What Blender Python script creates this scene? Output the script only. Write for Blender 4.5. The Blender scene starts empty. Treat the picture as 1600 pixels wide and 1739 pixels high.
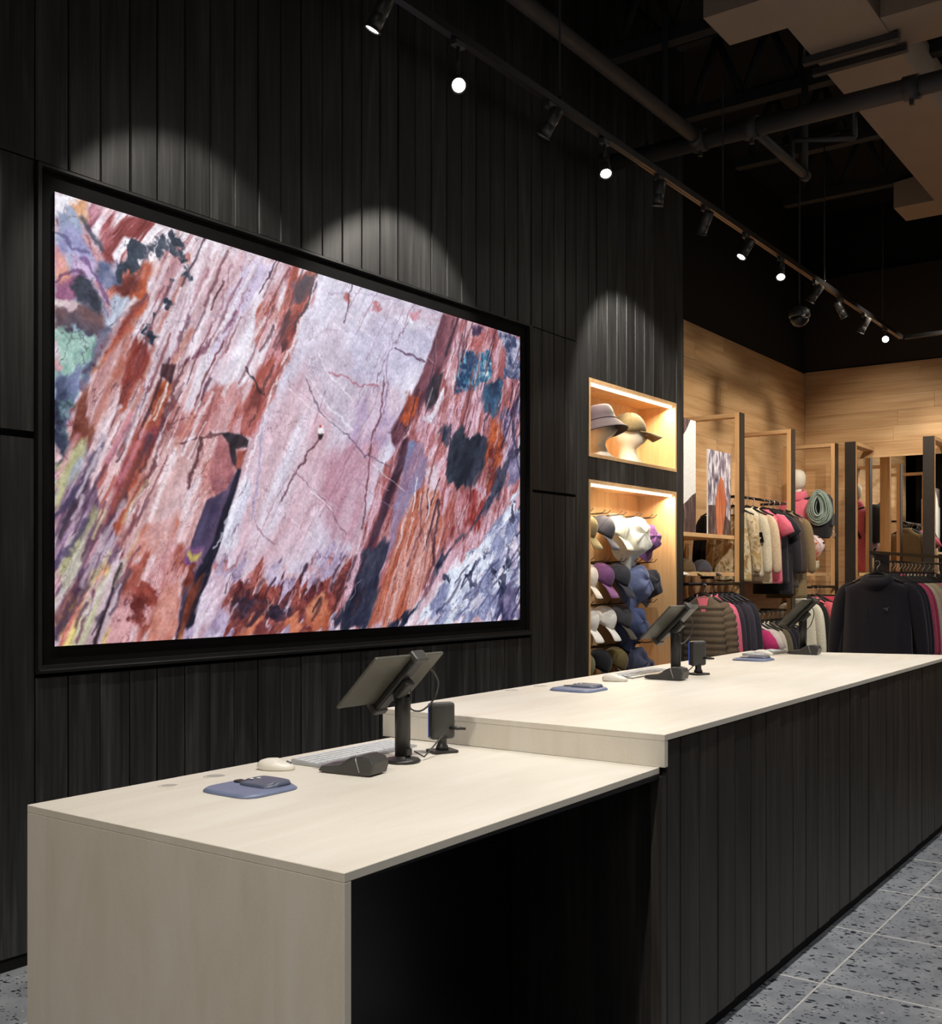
import bpy, bmesh, math, random
import numpy as np
from mathutils import Vector, Matrix, noise
random.seed(7)
SC = bpy.context.scene
CL, OAKL, NL, WP, EP, FP, NS = 185, 1.4, 13, 55, 235, 58, 170   # light powers, added spots included: counter, oak wall, niches, wall washers, end face, floor, hats

COL = SC.collection
# ---------------------------------------------------------------- camera
cam_d = bpy.data.cameras.new('camera'); cam = bpy.data.objects.new('camera', cam_d); COL.objects.link(cam)
cam.location = (0, 0, 1.4)
cam.rotation_euler = (math.radians(90), 0, 0.6263373)
cam_d.sensor_fit = 'HORIZONTAL'; cam_d.sensor_width = 36.0
cam_d.lens = 1841.0/1600*36
cam_d.shift_y = (980-869.5)/1600     # horizon below the frame centre, in widths
cam_d.clip_end = 100
SC.camera = cam
# ---------------------------------------------------------------- world, exposure
w = bpy.data.worlds.new('world'); SC.world = w; w.use_nodes = True
w.node_tree.nodes['Background'].inputs[0].default_value = (0.9, 0.92, 1, 1)
w.node_tree.nodes['Background'].inputs[1].default_value = 0.01
SC.view_settings.view_transform = 'Standard'; SC.view_settings.look = 'None'
SC.view_settings.gamma = 1; SC.view_settings.use_curve_mapping = False
SC.view_settings.exposure = 0.0
WARM = (1.0, 0.94, 0.86)
def aim(o, tgt):
    d = Vector(tgt) - Vector(o.location)
    o.rotation_euler = d.to_track_quat('-Z', 'Y').to_euler()
def spot(loc, tgt, power, deg, blend=0.6, col=WARM, r=0.03):
    l = bpy.data.lights.new('spot_light', 'SPOT'); l.energy = power; l.spot_size = math.radians(deg)
    l.spot_blend = blend; l.color = col; l.shadow_soft_size = r
    o = bpy.data.objects.new('spot_light', l); COL.objects.link(o); o.location = loc; aim(o, tgt); return o
def area(loc, tgt, power, sx, sy, col=WARM):
    l = bpy.data.lights.new('fill_area', 'AREA'); l.shape = 'RECTANGLE'; l.size = sx; l.size_y = sy
    l.energy = power; l.color = col
    o = bpy.data.objects.new('fill_area', l); COL.objects.link(o); o.location = loc; aim(o, tgt); return o
# unseen spots added above the customer side to brighten the counter
for y in (1.5, 2.7, 3.9, 5.1, 6.2):
    spot((-1.0, y, 3.9), (-1.8, y, 0.9), CL, 62, 0.7, (1, .965, .91))
spot((-1.0, -1.4, 3.7), (-1.8, 1.4, 0.4), EP, 60, 0.8, (1, .91, .80))  # added spot behind the camera, lifts the counter's end face
# added fill light over the sales floor, behind and right of the camera
for y in (0.8, 2.6, 4.4, 6.2):
    spot((1.3, y, 4.2), (0.1, y, 0), FP, 84, 0.9, (.96, .97, 1.0), .12)
area((0.6, -2.8, 3.6), (-0.6, 1.5, 0.0), 22, 3.0, 1.5)
area((1.6, 8.0, 4.6), (0.8, 8.0, 0), 45, 2.5, 4.0)
spot((-1.7, 6.2, 3.9), (-3.65, 6.95, 1.2), NS, 27, 0.6, (1, .93, .84), .04)  # extra spot with no fixture, added to brighten the niche hats
# grazing spots added without fixtures to brighten garments and portal frames
spot((-1.6, 5.6, 3.9), (-3.8, 9.2, 1.5), 260*OAKL, 40, 0.8, (1, .9, .76))
spot((-1.2, 7.2, 3.9), (-3.4, 11.2, 1.6), 230*OAKL, 40, 0.8, (1, .9, .76))
# warm spots, also without fixtures, added to light the clothing walls
for (lx, ly, tx, ty, tz, p) in ((-2.2, 8.6, -4.1, 8.6, 2.3, 60), (-2.2, 9.6, -4.1, 9.7, 2.2, 70), (-2.2, 10.8, -4.1, 11.0, 2.0, 70),
                                (-3.0, 10.3, -3.2, 12.1, 2.3, 60), (-1.9, 10.2, -2.0, 12.1, 2.3, 70), (-0.8, 10.2, -0.8, 12.1, 2.3, 60)):
    spot((lx, ly, 3.85), (tx, ty, tz), p*OAKL, 75, 0.8, (1.0, 0.87, 0.70), 0.05)
spot((-1.2, 6.6, 3.8), (-2.1, 7.9, 1.0), 45, 50, 0.8)
# ---------------------------------------------------------------- helpers
def tag(o, label=None, cat=None, group=None, kind=None):
    if label: o['label'] = label
    if cat: o['category'] = cat
    if group: o['group'] = group
    if kind: o['kind'] = kind
    return o
def thing(name, label, cat, loc=(0, 0, 0), rz=0.0, group=None, kind=None):
    o = bpy.data.objects.new(name, None); COL.objects.link(o); o.location = loc; o.rotation_euler = (0, 0, rz)
    o.empty_display_size = 0.05
    return tag(o, label, cat, group, kind)
def struct(name):
    o = thing(name, None, None); o['kind'] = 'structure'; return o
class MB:
    def __init__(s): s.bm = bmesh.new()
    def _t(s, verts, M):
        if M is not None: bmesh.ops.transform(s.bm, matrix=M, verts=verts)
    def box(s, x0, x1, y0, y1, z0, z1, bev=0, M=None, mi=0):
        r = bmesh.ops.create_cube(s.bm, size=1.0); v = r['verts']
        for q in v:
            q.co = Vector((x0+(q.co.x+.5)*(x1-x0), y0+(q.co.y+.5)*(y1-y0), z0+(q.co.z+.5)*(z1-z0)))
        if bev:
            e = list({e for q in v for e in q.link_edges})
            r2 = bmesh.ops.bevel(s.bm, geom=e, offset=bev, segments=2, affect='EDGES', profile=0.5)
            v = list({q for f in r2['faces'] for q in f.verts} | {q for q in v if q.is_valid})
            v = s._island(v[0])
        for f in {f for q in v for f in q.link_faces}: f.material_index = mi
        s._t(v, M); return s
    def _island(s, v0):
        seen = {v0}; st = [v0]
        while st:
            a = st.pop()
            for e in a.link_edges:
                b = e.other_vert(a)
                if b not in seen: seen.add(b); st.append(b)
        return list(seen)
    def tube(s, pts, r, n=10, cap=True, mi=0, flat=1.0, close=False):
        pts = [Vector(p) for p in pts]; rs = r if isinstance(r, (list, tuple)) else [r]*len(pts)
        rings = []; N = len(pts); up = None
        for i, p in enumerate(pts):
            if close: t = pts[(i+1) % N]-pts[i-1]
            else: t = pts[min(i+1, N-1)]-pts[max(i-1, 0)]
            if t.length < 1e-9: t = Vector((0, 0, 1))
            t.normalize()
            if up is None:
                up = Vector((0, 0, 1)) if abs(t.z) < .9 else Vector((0, 1, 0))
            a = up - t*up.dot(t)
            if a.length < 1e-5: a = t.orthogonal()
            a.normalize(); b = t.cross(a); up = a
            rings.append([s.bm.verts.new(p+(a*math.cos(k/n*math.tau)+b*math.sin(k/n*math.tau)*flat)*rs[i]) for k in range(n)])
        M_ = N if close else N-1
        for i in range(M_):
            A, B = rings[i], rings[(i+1) % N]
            for k in range(n):
                f = s.bm.faces.new((A[k], A[(k+1) % n], B[(k+1) % n], B[k])); f.material_index = mi; f.smooth = True
        if cap and not close:
            for A, fl in ((rings[0], True), (rings[-1], False)):
                f = s.bm.faces.new(A[::-1] if fl else A); f.material_index = mi
        return s
    def loft(s, rings, mi=0, cap=(True, True), smooth=True):
        R = [[s.bm.verts.new(p) for p in ring] for ring in rings]; n = len(R[0])
        for A, B in zip(R, R[1:]):
            for k in range(n):
                f = s.bm.faces.new((A[k], A[(k+1) % n], B[(k+1) % n], B[k])); f.material_index = mi; f.smooth = smooth
        if cap[0]: f = s.bm.faces.new(R[0][::-1]); f.material_index = mi
        if cap[1]: f = s.bm.faces.new(R[-1]); f.material_index = mi
        return s
    def lathe(s, prof, n=24, M=None, mi=0, cap=True, arc=None):
        rings = [[Vector((r*math.cos(k/n*math.tau), r*math.sin(k/n*math.tau), z)) for k in range(n)] for r, z in prof]
        if M is not None: rings = [[M @ p for p in ring] for ring in rings]
        return s.loft(rings, mi, (cap, cap))
    def prism(s, poly, ax, a0, a1, mi=0):
        """extrude a 2-D polygon along axis ax (0,1,2)"""
        def P(u, v, a):
            if ax == 0: return Vector((a, u, v))
            if ax == 1: return Vector((u, a, v))
            return Vector((u, v, a))
        A = [s.bm.verts.new(P(u, v, a0)) for u, v in poly]; B = [s.bm.verts.new(P(u, v, a1)) for u, v in poly]
        n = len(poly)
        for k in range(n):
            f = s.bm.faces.new((A[k], A[(k+1) % n], B[(k+1) % n], B[k])); f.material_index = mi
        s.bm.faces.new(A[::-1]).material_index = mi; s.bm.faces.new(B).material_index = mi
        return s
    def face(s, pts, mi=0):
        f = s.bm.faces.new([s.bm.verts.new(p) for p in pts]); f.material_index = mi; return s
    def build(s, name, mat, parent=None, smooth=False, label=None, loc=None, sub=0):
        me = bpy.data.meshes.new(name)
        bmesh.ops.recalc_face_normals(s.bm, faces=s.bm.faces[:])
        if smooth:
            for f in s.bm.faces: f.smooth = True
        s.bm.to_mesh(me); s.bm.free()
        for m in (mat if isinstance(mat, (list, tuple)) else [mat]): me.materials.append(m)
        o = bpy.data.objects.new(name, me); COL.objects.link(o)
        if parent is not None: o.parent = parent
        if loc is not None: o.location = loc
        if label: o['label'] = label
        if sub:
            md = o.modifiers.new('sub', 'SUBSURF'); md.levels = sub; md.render_levels = sub
        return o
def copy_tree(root, loc, rz=None, label=None, scale=None):
    r = root.copy(); COL.objects.link(r); r.location = loc
    if rz is not None: r.rotation_euler = (0, 0, rz)
    if label: r['label'] = label
    if scale: r.scale = (scale,)*3
    for ch in list(root.children):
        c = ch.copy(); COL.objects.link(c); c.parent = r
        for g in list(ch.children):
            d = g.copy(); COL.objects.link(d); d.parent = c
    return r
# ---------------------------------------------------------------- materials
def srgb(r, g, b):
    f = lambda c: (c/255/12.92) if c/255 <= 0.04045 else ((c/255+0.055)/1.055)**2.4
    return (f(r), f(g), f(b), 1)
class NT:
    def __init__(s, name):
        s.m = bpy.data.materials.new(name); s.m.use_nodes = True; s.t = s.m.node_tree; s.b = s.t.nodes['Principled BSDF']
    def n(s, ty, **kw):
        nd = s.t.nodes.new(ty)
        for k, v in kw.items():
            if k.startswith('i_'):
                key = k[2:]; key = int(key) if key.isdigit() else key.replace('_', ' ')
                nd.inputs[key].default_value = v
            else: setattr(nd, k, v)
        return nd
    def l(s, a, b): s.t.links.new(a, b)
    def coords(s, scale, obj=True, rand=True, world=False):
        tc = s.n('ShaderNodeTexCoord'); mp = s.n('ShaderNodeMapping'); mp.inputs['Scale'].default_value = scale
        s.l(tc.outputs['Object'], mp.inputs['Vector'])
        if rand:
            oi = s.n('ShaderNodeObjectInfo'); mu = s.n('ShaderNodeVectorMath', operation='SCALE'); mu.inputs[0].default_value = (37, 17, 29)
            s.l(oi.outputs['Random'], mu.inputs['Scale']); s.l(mu.outputs[0], mp.inputs['Location'])
        return mp.outputs['Vector']
    def ramp(s, fac, stops):
        r = s.n('ShaderNodeValToRGB'); cr = r.color_ramp
        while len(cr.elements) < len(stops): cr.elements.new(0.5)
        for e, (p, c) in zip(cr.elements, stops): e.position = p; e.color = c
        s.l(fac, r.inputs[0]); return r.outputs['Color']
    def bump(s, h, strength, dist=0.002):
        b = s.n('ShaderNodeBump'); b.inputs['Strength'].default_value = strength; b.inputs['Distance'].default_value = dist
        s.l(h, b.inputs['Height']); s.l(b.outputs['Normal'], s.b.inputs['Normal'])
def plain(name, col, rough=0.5, metal=0.0, var=0.12, sc=18, bump=0.0, spec=0.5, sheen=0.0):
    t = NT(name); v = t.coords((sc, sc, sc))
    nz = t.n('ShaderNodeTexNoise', i_Detail=4.0, i_Scale=1.0); t.l(v, nz.inputs['Vector'])
    lo = tuple(c*(1-var) for c in col[:3])+(1,); hi = tuple(min(1, c*(1+var)) for c in col[:3])+(1,)
    t.l(t.ramp(nz.outputs['Fac'], [(0.3, lo), (0.7, hi)]), t.b.inputs['Base Color'])
    t.b.inputs['Roughness'].default_value = rough; t.b.inputs['Metallic'].default_value = metal
    t.b.inputs['Specular IOR Level'].default_value = spec
    if sheen: t.b.inputs['Sheen Weight'].default_value = sheen
    if bump: t.bump(nz.outputs['Fac'], bump)
    return t.m
def emis(name, col, s):
    t = NT(name); t.b.inputs['Base Color'].default_value = (0, 0, 0, 1)
    t.b.inputs['Emission Color'].default_value = col; t.b.inputs['Emission Strength'].default_value = s; return t.m
def wood(name, c0, c1, c2, axis=2, rough=0.6, bump=0.25, fine=90, long=3.0, spec=0.4, knots=True, vary=0.25):
    t = NT(name)
    sc = [fine, fine, fine]; sc[axis] = long
    v = t.coords(tuple(sc))
    n1 = t.n('ShaderNodeTexNoise', i_Scale=1.0, i_Detail=5.0, i_Roughness=0.6); t.l(v, n1.inputs['Vector'])
    sc2 = [fine*.16]*3; sc2[axis] = long*.45
    v2 = t.coords(tuple(sc2))
    n2 = t.n('ShaderNodeTexNoise', i_Scale=1.0, i_Detail=3.0, i_Distortion=1.2); t.l(v2, n2.inputs['Vector'])
    mx = t.n('ShaderNodeMath', operation='MULTIPLY_ADD'); mx.inputs[1].default_value = 0.45
    t.l(n1.outputs['Fac'], mx.inputs[0]); 
    m2 = t.n('ShaderNodeMath', operation='MULTIPLY'); m2.inputs[1].default_value = 0.55
    t.l(n2.outputs['Fac'], m2.inputs[0]); t.l(m2.outputs[0], mx.inputs[2])
    col = t.ramp(mx.outputs[0], [(0.32, c0), (0.5, c1), (0.68, c2)])
    oi = t.n('ShaderNodeObjectInfo'); mr = t.n('ShaderNodeMapRange'); mr.inputs['To Min'].default_value = 1-vary; mr.inputs['To Max'].default_value = 1+vary
    t.l(oi.outputs['Random'], mr.inputs['Value'])
    vm = t.n('ShaderNodeVectorMath', operation='SCALE'); t.l(col, vm.inputs[0]); t.l(mr.outputs[0], vm.inputs['Scale'])
    t.l(vm.outputs[0], t.b.inputs['Base Color'])
    t.b.inputs['Roughness'].default_value = rough; t.b.inputs['Specular IOR Level'].default_value = spec
    t.bump(mx.outputs[0], bump, 0.003); return t.m
g_ = lambda x, y=None, z=None: (x, y if y is not None else x, z if z is not None else x, 1)
M = {}
M['char'] = wood('charred_timber', g_(.008, .0082, .0086), g_(.025, .0255, .026), g_(.066, .066, .064), 2, .5, .5, 70, 2.2, .5)
M['char2'] = wood('charred_timber_counter', g_(.006, .0053, .0048), g_(.020, .017, .015), g_(.046, .039, .034), 2, .5, .5, 70, 2.2, .45)
M['black'] = plain('black_paint', g_(.004), .8, 0, .2, 18, 0, .2)
M['blackgloss'] = plain('black_panel', g_(.004, .004, .0045), .35, 0, .1)
M['deck'] = plain('black_ceiling_paint', g_(.004), .9, 0, .2)
M['browndark'] = plain('dark_brown_paint', g_(.03, .022, .016), .8, 0, .1)
M['trim'] = plain('anodised_black_trim', g_(.03), .4, .3, .1)
M['oak'] = wood('oak_veneer', srgb(178, 138, 96), srgb(200, 162, 118), srgb(216, 182, 140), 1, .5, .08, 40, 1.6, .3, vary=.07)
M['oakx'] = wood('oak_veneer_across', srgb(178, 138, 96), srgb(200, 162, 118), srgb(216, 182, 140), 0, .5, .08, 40, 1.6, .3, vary=.07)
M['oakz'] = wood('oak_upright', srgb(186, 140, 92), srgb(206, 162, 112), srgb(220, 180, 132), 2, .45, .08, 50, 2, .3, vary=.05)
M['oakn'] = wood('oak_niche_lining', srgb(206, 160, 112), srgb(222, 180, 132), srgb(232, 196, 150), 2, .45, .06, 40, 2, .3, vary=.03)
M['steel'] = plain('dark_bronze_steel', g_(.035, .029, .025), .45, .4, .1)
M['hanger'] = plain('black_hanger', g_(.008), .4)
M['wire'] = plain('black_wire', g_(.01), .4, .5)
M['pipe'] = plain('painted_grey_pipe', g_(.05, .049, .05), .6, .2, .15, 6)
M['joist'] = plain('painted_joist', g_(.018, .018, .020), .8, 0, .15, 6)
M['duct'] = plain('beige_duct_wrap', srgb(158, 140, 124), .8, 0, .05, 3)
M['track'] = plain('black_track', g_(.010), .35, .4)
M['rail'] = plain('copper_contact', g_(.30, .19, .11), .35, .8)
M['lamp'] = plain('dark_grey_lamp_body', g_(.05), .4, .3)
M['lens'] = emis('lamp_lens', (1, .97, .88, 1), 30)
M['lensdim'] = emis('lamp_lens_dim', (1, .97, .88, 1), 2)
M['led'] = emis('led_strip', (1, .88, .68, 1), 3.2)
M['plastic'] = plain('black_plastic', g_(.018, .017, .016), .38)
M['plastic2'] = plain('charcoal_plastic', g_(.05, .048, .045), .4)
M['tabback'] = plain('warm_grey_tablet_back', srgb(92, 90, 82), .42, .3, .05)
M['white'] = plain('white_plastic', srgb(226, 220, 208), .35, 0, .03)
M['silver'] = plain('silver_aluminium', srgb(176, 178, 180), .35, .5, .04)
M['padblue'] = plain('slate_blue_plastic', srgb(112, 122, 150), .4, 0, .06)
M['padblue2'] = plain('darker_slate_plastic', srgb(84, 90, 108), .4, 0, .06)
M['blueled'] = emis('blue_display_edge', srgb(60, 90, 190), 0.6)
M['key'] = plain('pale_keys', srgb(206, 208, 210), .5, 0, .04)
M['grommet'] = plain('grey_grommet', srgb(168, 164, 156), .5, 0, .05)
M['headw'] = plain('cream_mannequin', srgb(226, 220, 206), .45, 0, .03)
M['rope'] = plain('sage_green_rope', srgb(150, 168, 160), .8, 0, .35, 120)
M['helm'] = plain('white_helmet', srgb(226, 206, 210), .35, 0, .05)
t = NT('mirror_glass'); t.b.inputs['Metallic'].default_value = 1; t.b.inputs['Roughness'].default_value = 0.0
t.b.inputs['Base Color'].default_value = (.82, .82, .8, 1); M['mirror'] = t.m
def cloth(name, rgb, rough=.85, var=.1, sheen=.2):
    if name not in M: M[name] = plain(name, srgb(*rgb), rough, 0, var, 60, .25, .2, sheen)
    return M[name]
# pale stone-look counter
def stone(name, base, dark, light, ax):
    t = NT(name); v = t.coords(ax, rand=False)
    n1 = t.n('ShaderNodeTexNoise', i_Scale=1.0, i_Detail=6.0, i_Roughness=.6, i_Distortion=.8); t.l(v, n1.inputs['Vector'])
    v2 = t.coords((160, 160, 160), rand=False)
    n2 = t.n('ShaderNodeTexNoise', i_Scale=1.0, i_Detail=2.0); t.l(v2, n2.inputs['Vector'])
    m = t.n('ShaderNodeMath', operation='MULTIPLY_ADD'); m.inputs[1].default_value = .25; t.l(n2.outputs['Fac'], m.inputs[0])
    m2 = t.n('ShaderNodeMath', operation='MULTIPLY'); m2.inputs[1].default_value = .75; t.l(n1.outputs['Fac'], m2.inputs[0]); t.l(m2.outputs[0], m.inputs[2])
    t.l(t.ramp(m.outputs[0], [(.3, dark), (.5, base), (.7, light)]), t.b.inputs['Base Color'])
    t.b.inputs['Roughness'].default_value = .5; t.b.inputs['Specular IOR Level'].default_value = .3
    t.bump(m.outputs[0], .08, .001); return t.m
M['stone'] = stone('sandy_stone', srgb(217, 210, 197), srgb(209, 200, 185), srgb(223, 218, 207), (9, 1.6, 2.0))
# terrazzo
t = NT('terrazzo'); v = t.coords((1, 1, 1), rand=True)
n1 = t.n('ShaderNodeTexNoise', i_Scale=9.0, i_Detail=5.0); t.l(v, n1.inputs['Vector'])
base = t.ramp(n1.outputs['Fac'], [(.3, srgb(112, 116, 122)), (.7, srgb(140, 143, 147))])
prev = base
for sc, th, colr, rnd in ((30, .30, srgb(30, 34, 44), .45), (60, .30, srgb(48, 52, 60), .40), (50, .2, srgb(176, 170, 164), .85)):
    mp = t.n('ShaderNodeMapping'); mp.inputs['Scale'].default_value = (1, 1.5, 1); mp.inputs['Rotation'].default_value = (0, 0, sc); t.l(v, mp.inputs['Vector'])
    nd = t.n('ShaderNodeTexNoise', i_Scale=sc*1.0, i_Detail=1.0); t.l(mp.outputs[0], nd.inputs['Vector'])
    ad = t.n('ShaderNodeVectorMath', operation='MULTIPLY_ADD'); ad.inputs[1].default_value = (.02, .02, .02); t.l(nd.outputs['Color'], ad.inputs[0]); t.l(mp.outputs[0], ad.inputs[2])
    vo = t.n('ShaderNodeTexVoronoi', i_Scale=float(sc)); t.l(ad.outputs[0], vo.inputs['Vector'])
    sx = t.n('ShaderNodeSeparateColor'); t.l(vo.outputs['Color'], sx.inputs[0])
    gt = t.n('ShaderNodeMath', operation='GREATER_THAN'); gt.inputs[1].default_value = rnd; t.l(sx.outputs[0], gt.inputs[0])
    mt = t.n('ShaderNodeMath', operation='MULTIPLY'); mt.inputs[1].default_value = th*1.5; t.l(sx.outputs[1], mt.inputs[0])
    lt = t.n('ShaderNodeMath', operation='LESS_THAN'); t.l(vo.outputs['Distance'], lt.inputs[0]); t.l(mt.outputs[0], lt.inputs[1])
    mu = t.n('ShaderNodeMath', operation='MULTIPLY'); t.l(gt.outputs[0], mu.inputs[0]); t.l(lt.outputs[0], mu.inputs[1])
    mi = t.n('ShaderNodeMix', data_type='RGBA'); t.l(mu.outputs[0], mi.inputs[0]); t.l(prev, mi.inputs[6]); mi.inputs[7].default_value = colr
    prev = mi.outputs[2]
t.l(prev, t.b.inputs['Base Color']); t.b.inputs['Roughness'].default_value = .38; M['terrazzo'] = t.m
M['grout'] = plain('pale_grout', srgb(176, 174, 170), .8)
# ================================================================ STRUCTURE
XW = -3.575            # face of the charred wall
ztop = lambda y: 0.0077*(y-2.331)
# ---- floor: grout bed + tiles
fl = struct('floor')
MB().box(-4.4, 4.2, -4, 13, -.12, -.0004).build('grout_bed', M['grout'], fl)
tile = None; TP = .638
for i in range(-4, 4):
    for j in range(-5, 8):
        x0 = -1.213+i*TP; y0 = 3.735+j*TP
        if x0+TP < -3.9 or x0 < -4 : continue
        if tile is None:
            tile = MB().box(0.0035, TP-.0035, 0.0055, TP-.0055, -.01, 0).build('tile', M['terrazzo'], fl, loc=(x0, y0, 0))
        else:
            t_ = tile.copy(); COL.objects.link(t_); t_.location = (x0, y0, 0); t_.rotation_euler = (0, 0, 0)
far = MB().box(-3.765, 4.2, 3.735+8*TP, 13, -.01, 0).build('terrazzo_field', M['terrazzo'], fl)
far2 = MB().box(-1.213+4*TP, 4.2, -4, 3.735+8*TP, -.01, 0).build('terrazzo_field', M['terrazzo'], fl)
# ---- ceiling, hidden shell
cl = struct('ceiling'); MB().box(-4.4, 4.2, -4, 13, 5.5, 5.6).build('deck', M['deck'], cl)
wr = struct('wall_right'); MB().box(4.1, 4.2, -4, 13, 0, 5.5).build('panel', plain('warm_grey_wall', g_(.16, .15, .14), .8), wr)
wf = struct('wall_front'); MB().box(-4.4, 4.1, -4, -3.9, 0, 5.5).build('panel', plain('warm_grey_wall_2', g_(.16, .15, .14), .8), wf)
# ---- charred timber wall
wl = struct('wall_left')
N1 = (6.268, 7.608, 2.20, 2.722); N2 = (6.268, 7.608, .60, 2.048)
SCR = (2.255, 5.568, 1.045, 2.905)
bk = MB()
bk.box(-4.0, XW-.02, -4, N1[0], 0, SCR[2]-.02); bk.box(-4.0, XW-.02, -4, SCR[0], SCR[2]-.02, 5.5)
bk.box(-4.0, XW-.02, SCR[1], N1[0], SCR[2]-.02, 5.5); bk.box(-4.0, XW-.02, SCR[0], SCR[1], 3.0, 5.5)
bk.box(-4.0, XW-.12, SCR[0], SCR[1], SCR[2]-.02, 3.0)
bk.box(-4.0, XW-.02, N1[0], N1[1], 0, N2[2]); bk.box(-4.0, XW-.02, N1[0], N1[1], N2[3], N1[2]); bk.box(-4.0, XW-.02, N1[0], N1[1], N1[3], 5.5)
bk.box(-4.0, XW-.02, N1[1], 7.729, 0, 5.5); bk.box(-4.0, -3.90, N1[0], N1[1], N2[2], N1[3])
bk.build('backing', M['black'], wl)
edges = [2.255-.1385*k for k in range(12, 0, -1)] + [2.255, 2.39, 2.527, 2.663, 2.793, 2.932, 3.064, 3.199, 3.336, 3.472, 3.605, 3.742, 3.882, 4.023, 4.161, 4.302, 4.44, 4.581, 4.716, 4.852, 4.992, 5.132, 5.28, 5.422, 5.568, 5.690, 5.832, 5.970, 6.105, N1[0], 6.374, 6.521, 6.663, 6.802, 6.936, 7.073, 7.224, 7.381, N1[1], 7.729]
def board(y0, y1, z0, z1, xo, parent, mat, X=XW, th=.02, name='board', flip=1):
    c = .0045
    # bevelled plank: long edges eased so that the joint reads as a groove
    poly = [(X-th, y0+.0022), (X-th, y1-.0022), (X-c+xo, y1-.0022), (X+xo, y1-.0022-c), (X+xo, y0+.0022+c), (X-c+xo, y0+.0022)]
    MB().prism(poly, 2, z0, z1).build(name, mat, parent)
for y0, y1 in zip(edges, edges[1:]):
    ym = (y0+y1)/2; segs = [(.05, 5.45)]
    def cut(a, b):
        global segs
        o = []
        for (p, q) in segs:
            if b <= p or a >= q: o.append((p, q)); continue
            if a > p: o.append((p, a))
            if b < q: o.append((b, q))
        segs = o
    if SCR[0]-.01 < ym < SCR[1]: cut(SCR[2]-.012, SCR[3]+ztop(ym)+.006)
    if N1[0] < ym < N1[1]: cut(N1[2], N1[3]); cut(N2[2], N2[3])
    if ym < 2.255: cut(2.905, 2.911); cut(1.900, 1.926)
    if 5.568 < ym < 6.105: cut(2.926, 2.933); cut(1.918, 1.936)
    xo = random.uniform(-.0025, .0025)
    for a, b in segs: board(y0, y1, a, b, xo, wl, M['char'])
# end return of the charred wall
MB().box(-4.0, XW-.001, 7.729, 7.741, 0, 5.5).build('end_panel', M['black'], wl)
MB().box(XW-.05, XW-.012, .6, 7.729, 0, .05).build('kick_plate', M['black'], wl)
# ---- oak walls with horizontal planks
XO = -4.138; YB = 12.176
wo = struct('wall_back'); MB().box(-4.3, 4.1, YB+.02, YB+.14, 0, 3.73).build('backing', M['black'], wo)
wo2 = struct('wall_left_oak'); MB().box(XO-.16, XO-.02, 7.0, YB+.02, 0, 3.70).build('backing', M['black'], wo2)
random.seed(3)
rows = 22; rh = 3.715/rows
for r in range(rows):
    y = 7.745; z0 = r*rh; z1 = z0+rh-.0015
    while y < YB-.02:
        y1 = min(y+random.uniform(.9, 2.2), YB-.001)
        if YB-y1 < .3: y1 = YB-.001
        MB().box(XO-.02, XO+random.uniform(-.0008, .0008), y, y1-.0015, z0, z1-(.012 if r == rows-1 else 0)).build('plank', M['oak'], wo2)
        y = y1
    x = XO
    while x < 1.2:
        x1 = min(x+random.uniform(.9, 2.2), 1.2)
        if 1.2-x1 < .3: x1 = 1.2
        MB().box(x+.0015, x1, YB+random.uniform(-.0008, .0008), YB+.02, z0, z1).build('plank', M['oakx'], wo)
        x = x1
MB().box(1.2, 4.1, YB, YB+.02, 0, 3.715).build('oak_field', M['oakx'], wo)
# ---- black upper walls above the oak, brown bulkhead at the back
up = struct('wall_upper')
MB().box(XO-.16, XO-.02, 7.741, YB+.1, 3.70, 5.5).build('panel', M['deck'], up)
MB().box(-4.3, 4.1, YB+.03, YB+.14, 3.73, 4.76).build('bulkhead', M['browndark'], up)
MB().box(-4.3, 4.1, YB+.10, YB+.2, 4.76, 5.5).build('panel', M['deck'], up)

# ================================================================ VIDEO WALL
vw = thing('video_wall', 'large flush LED video wall showing a climber on a pink and red rock face', 'screen', (XW, 3.9, 0))
VM = Matrix.Translation((-XW, -3.9, 0))
def vbox(mb, *a, **k): return mb.box(*a, M=VM, **k)
y0, y1 = 2.331, 5.441
zt0, zt1 = 2.817, 2.841
def quadstrip(pts_in, pts_out, x, d):
    m = MB()
    for k in range(4):
        a, b = pts_in[k], pts_in[(k+1) % 4]; c, e = pts_out[(k+1) % 4], pts_out[k]
        A = [m.bm.verts.new(VM @ Vector((x+d, p[0], p[1]))) for p in (a, b, c, e)]
        B = [m.bm.verts.new(VM @ Vector((x, p[0], p[1]))) for p in (a, b, c, e)]
        m.bm.faces.new(A); m.bm.faces.new(B[::-1])
        for q in range(4): m.bm.faces.new((A[q], A[(q+1) % 4], B[(q+1) % 4], B[q]))
    return m
inn = [(y0, 1.145), (y1, 1.145), (y1, zt1), (y0, zt0)]
mid = [(2.272, 1.078), (5.535, 1.078), (5.535, 2.895+ztop(5.535)), (2.272, 2.893)]
out = [(2.257, 1.048), (5.565, 1.048), (5.565, 2.906+ztop(5.56)), (2.257, 2.903)]
quadstrip(inn, mid, XW-.10, .085).build('bezel', M['black'], vw)
quadstrip(mid, out, XW-.10, .112).build('outer_trim', M['trim'], vw, label='thin charcoal metal trim')
MB().prism([(XW-.09, 1.050), (XW+.018, 1.050), (XW+.020, 1.060), (XW-.02, 1.080), (XW-.09, 1.080)], 1, 2.26, 5.562).build('sill', M['trim'], vw).location = (-XW, -3.9, 0)
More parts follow.
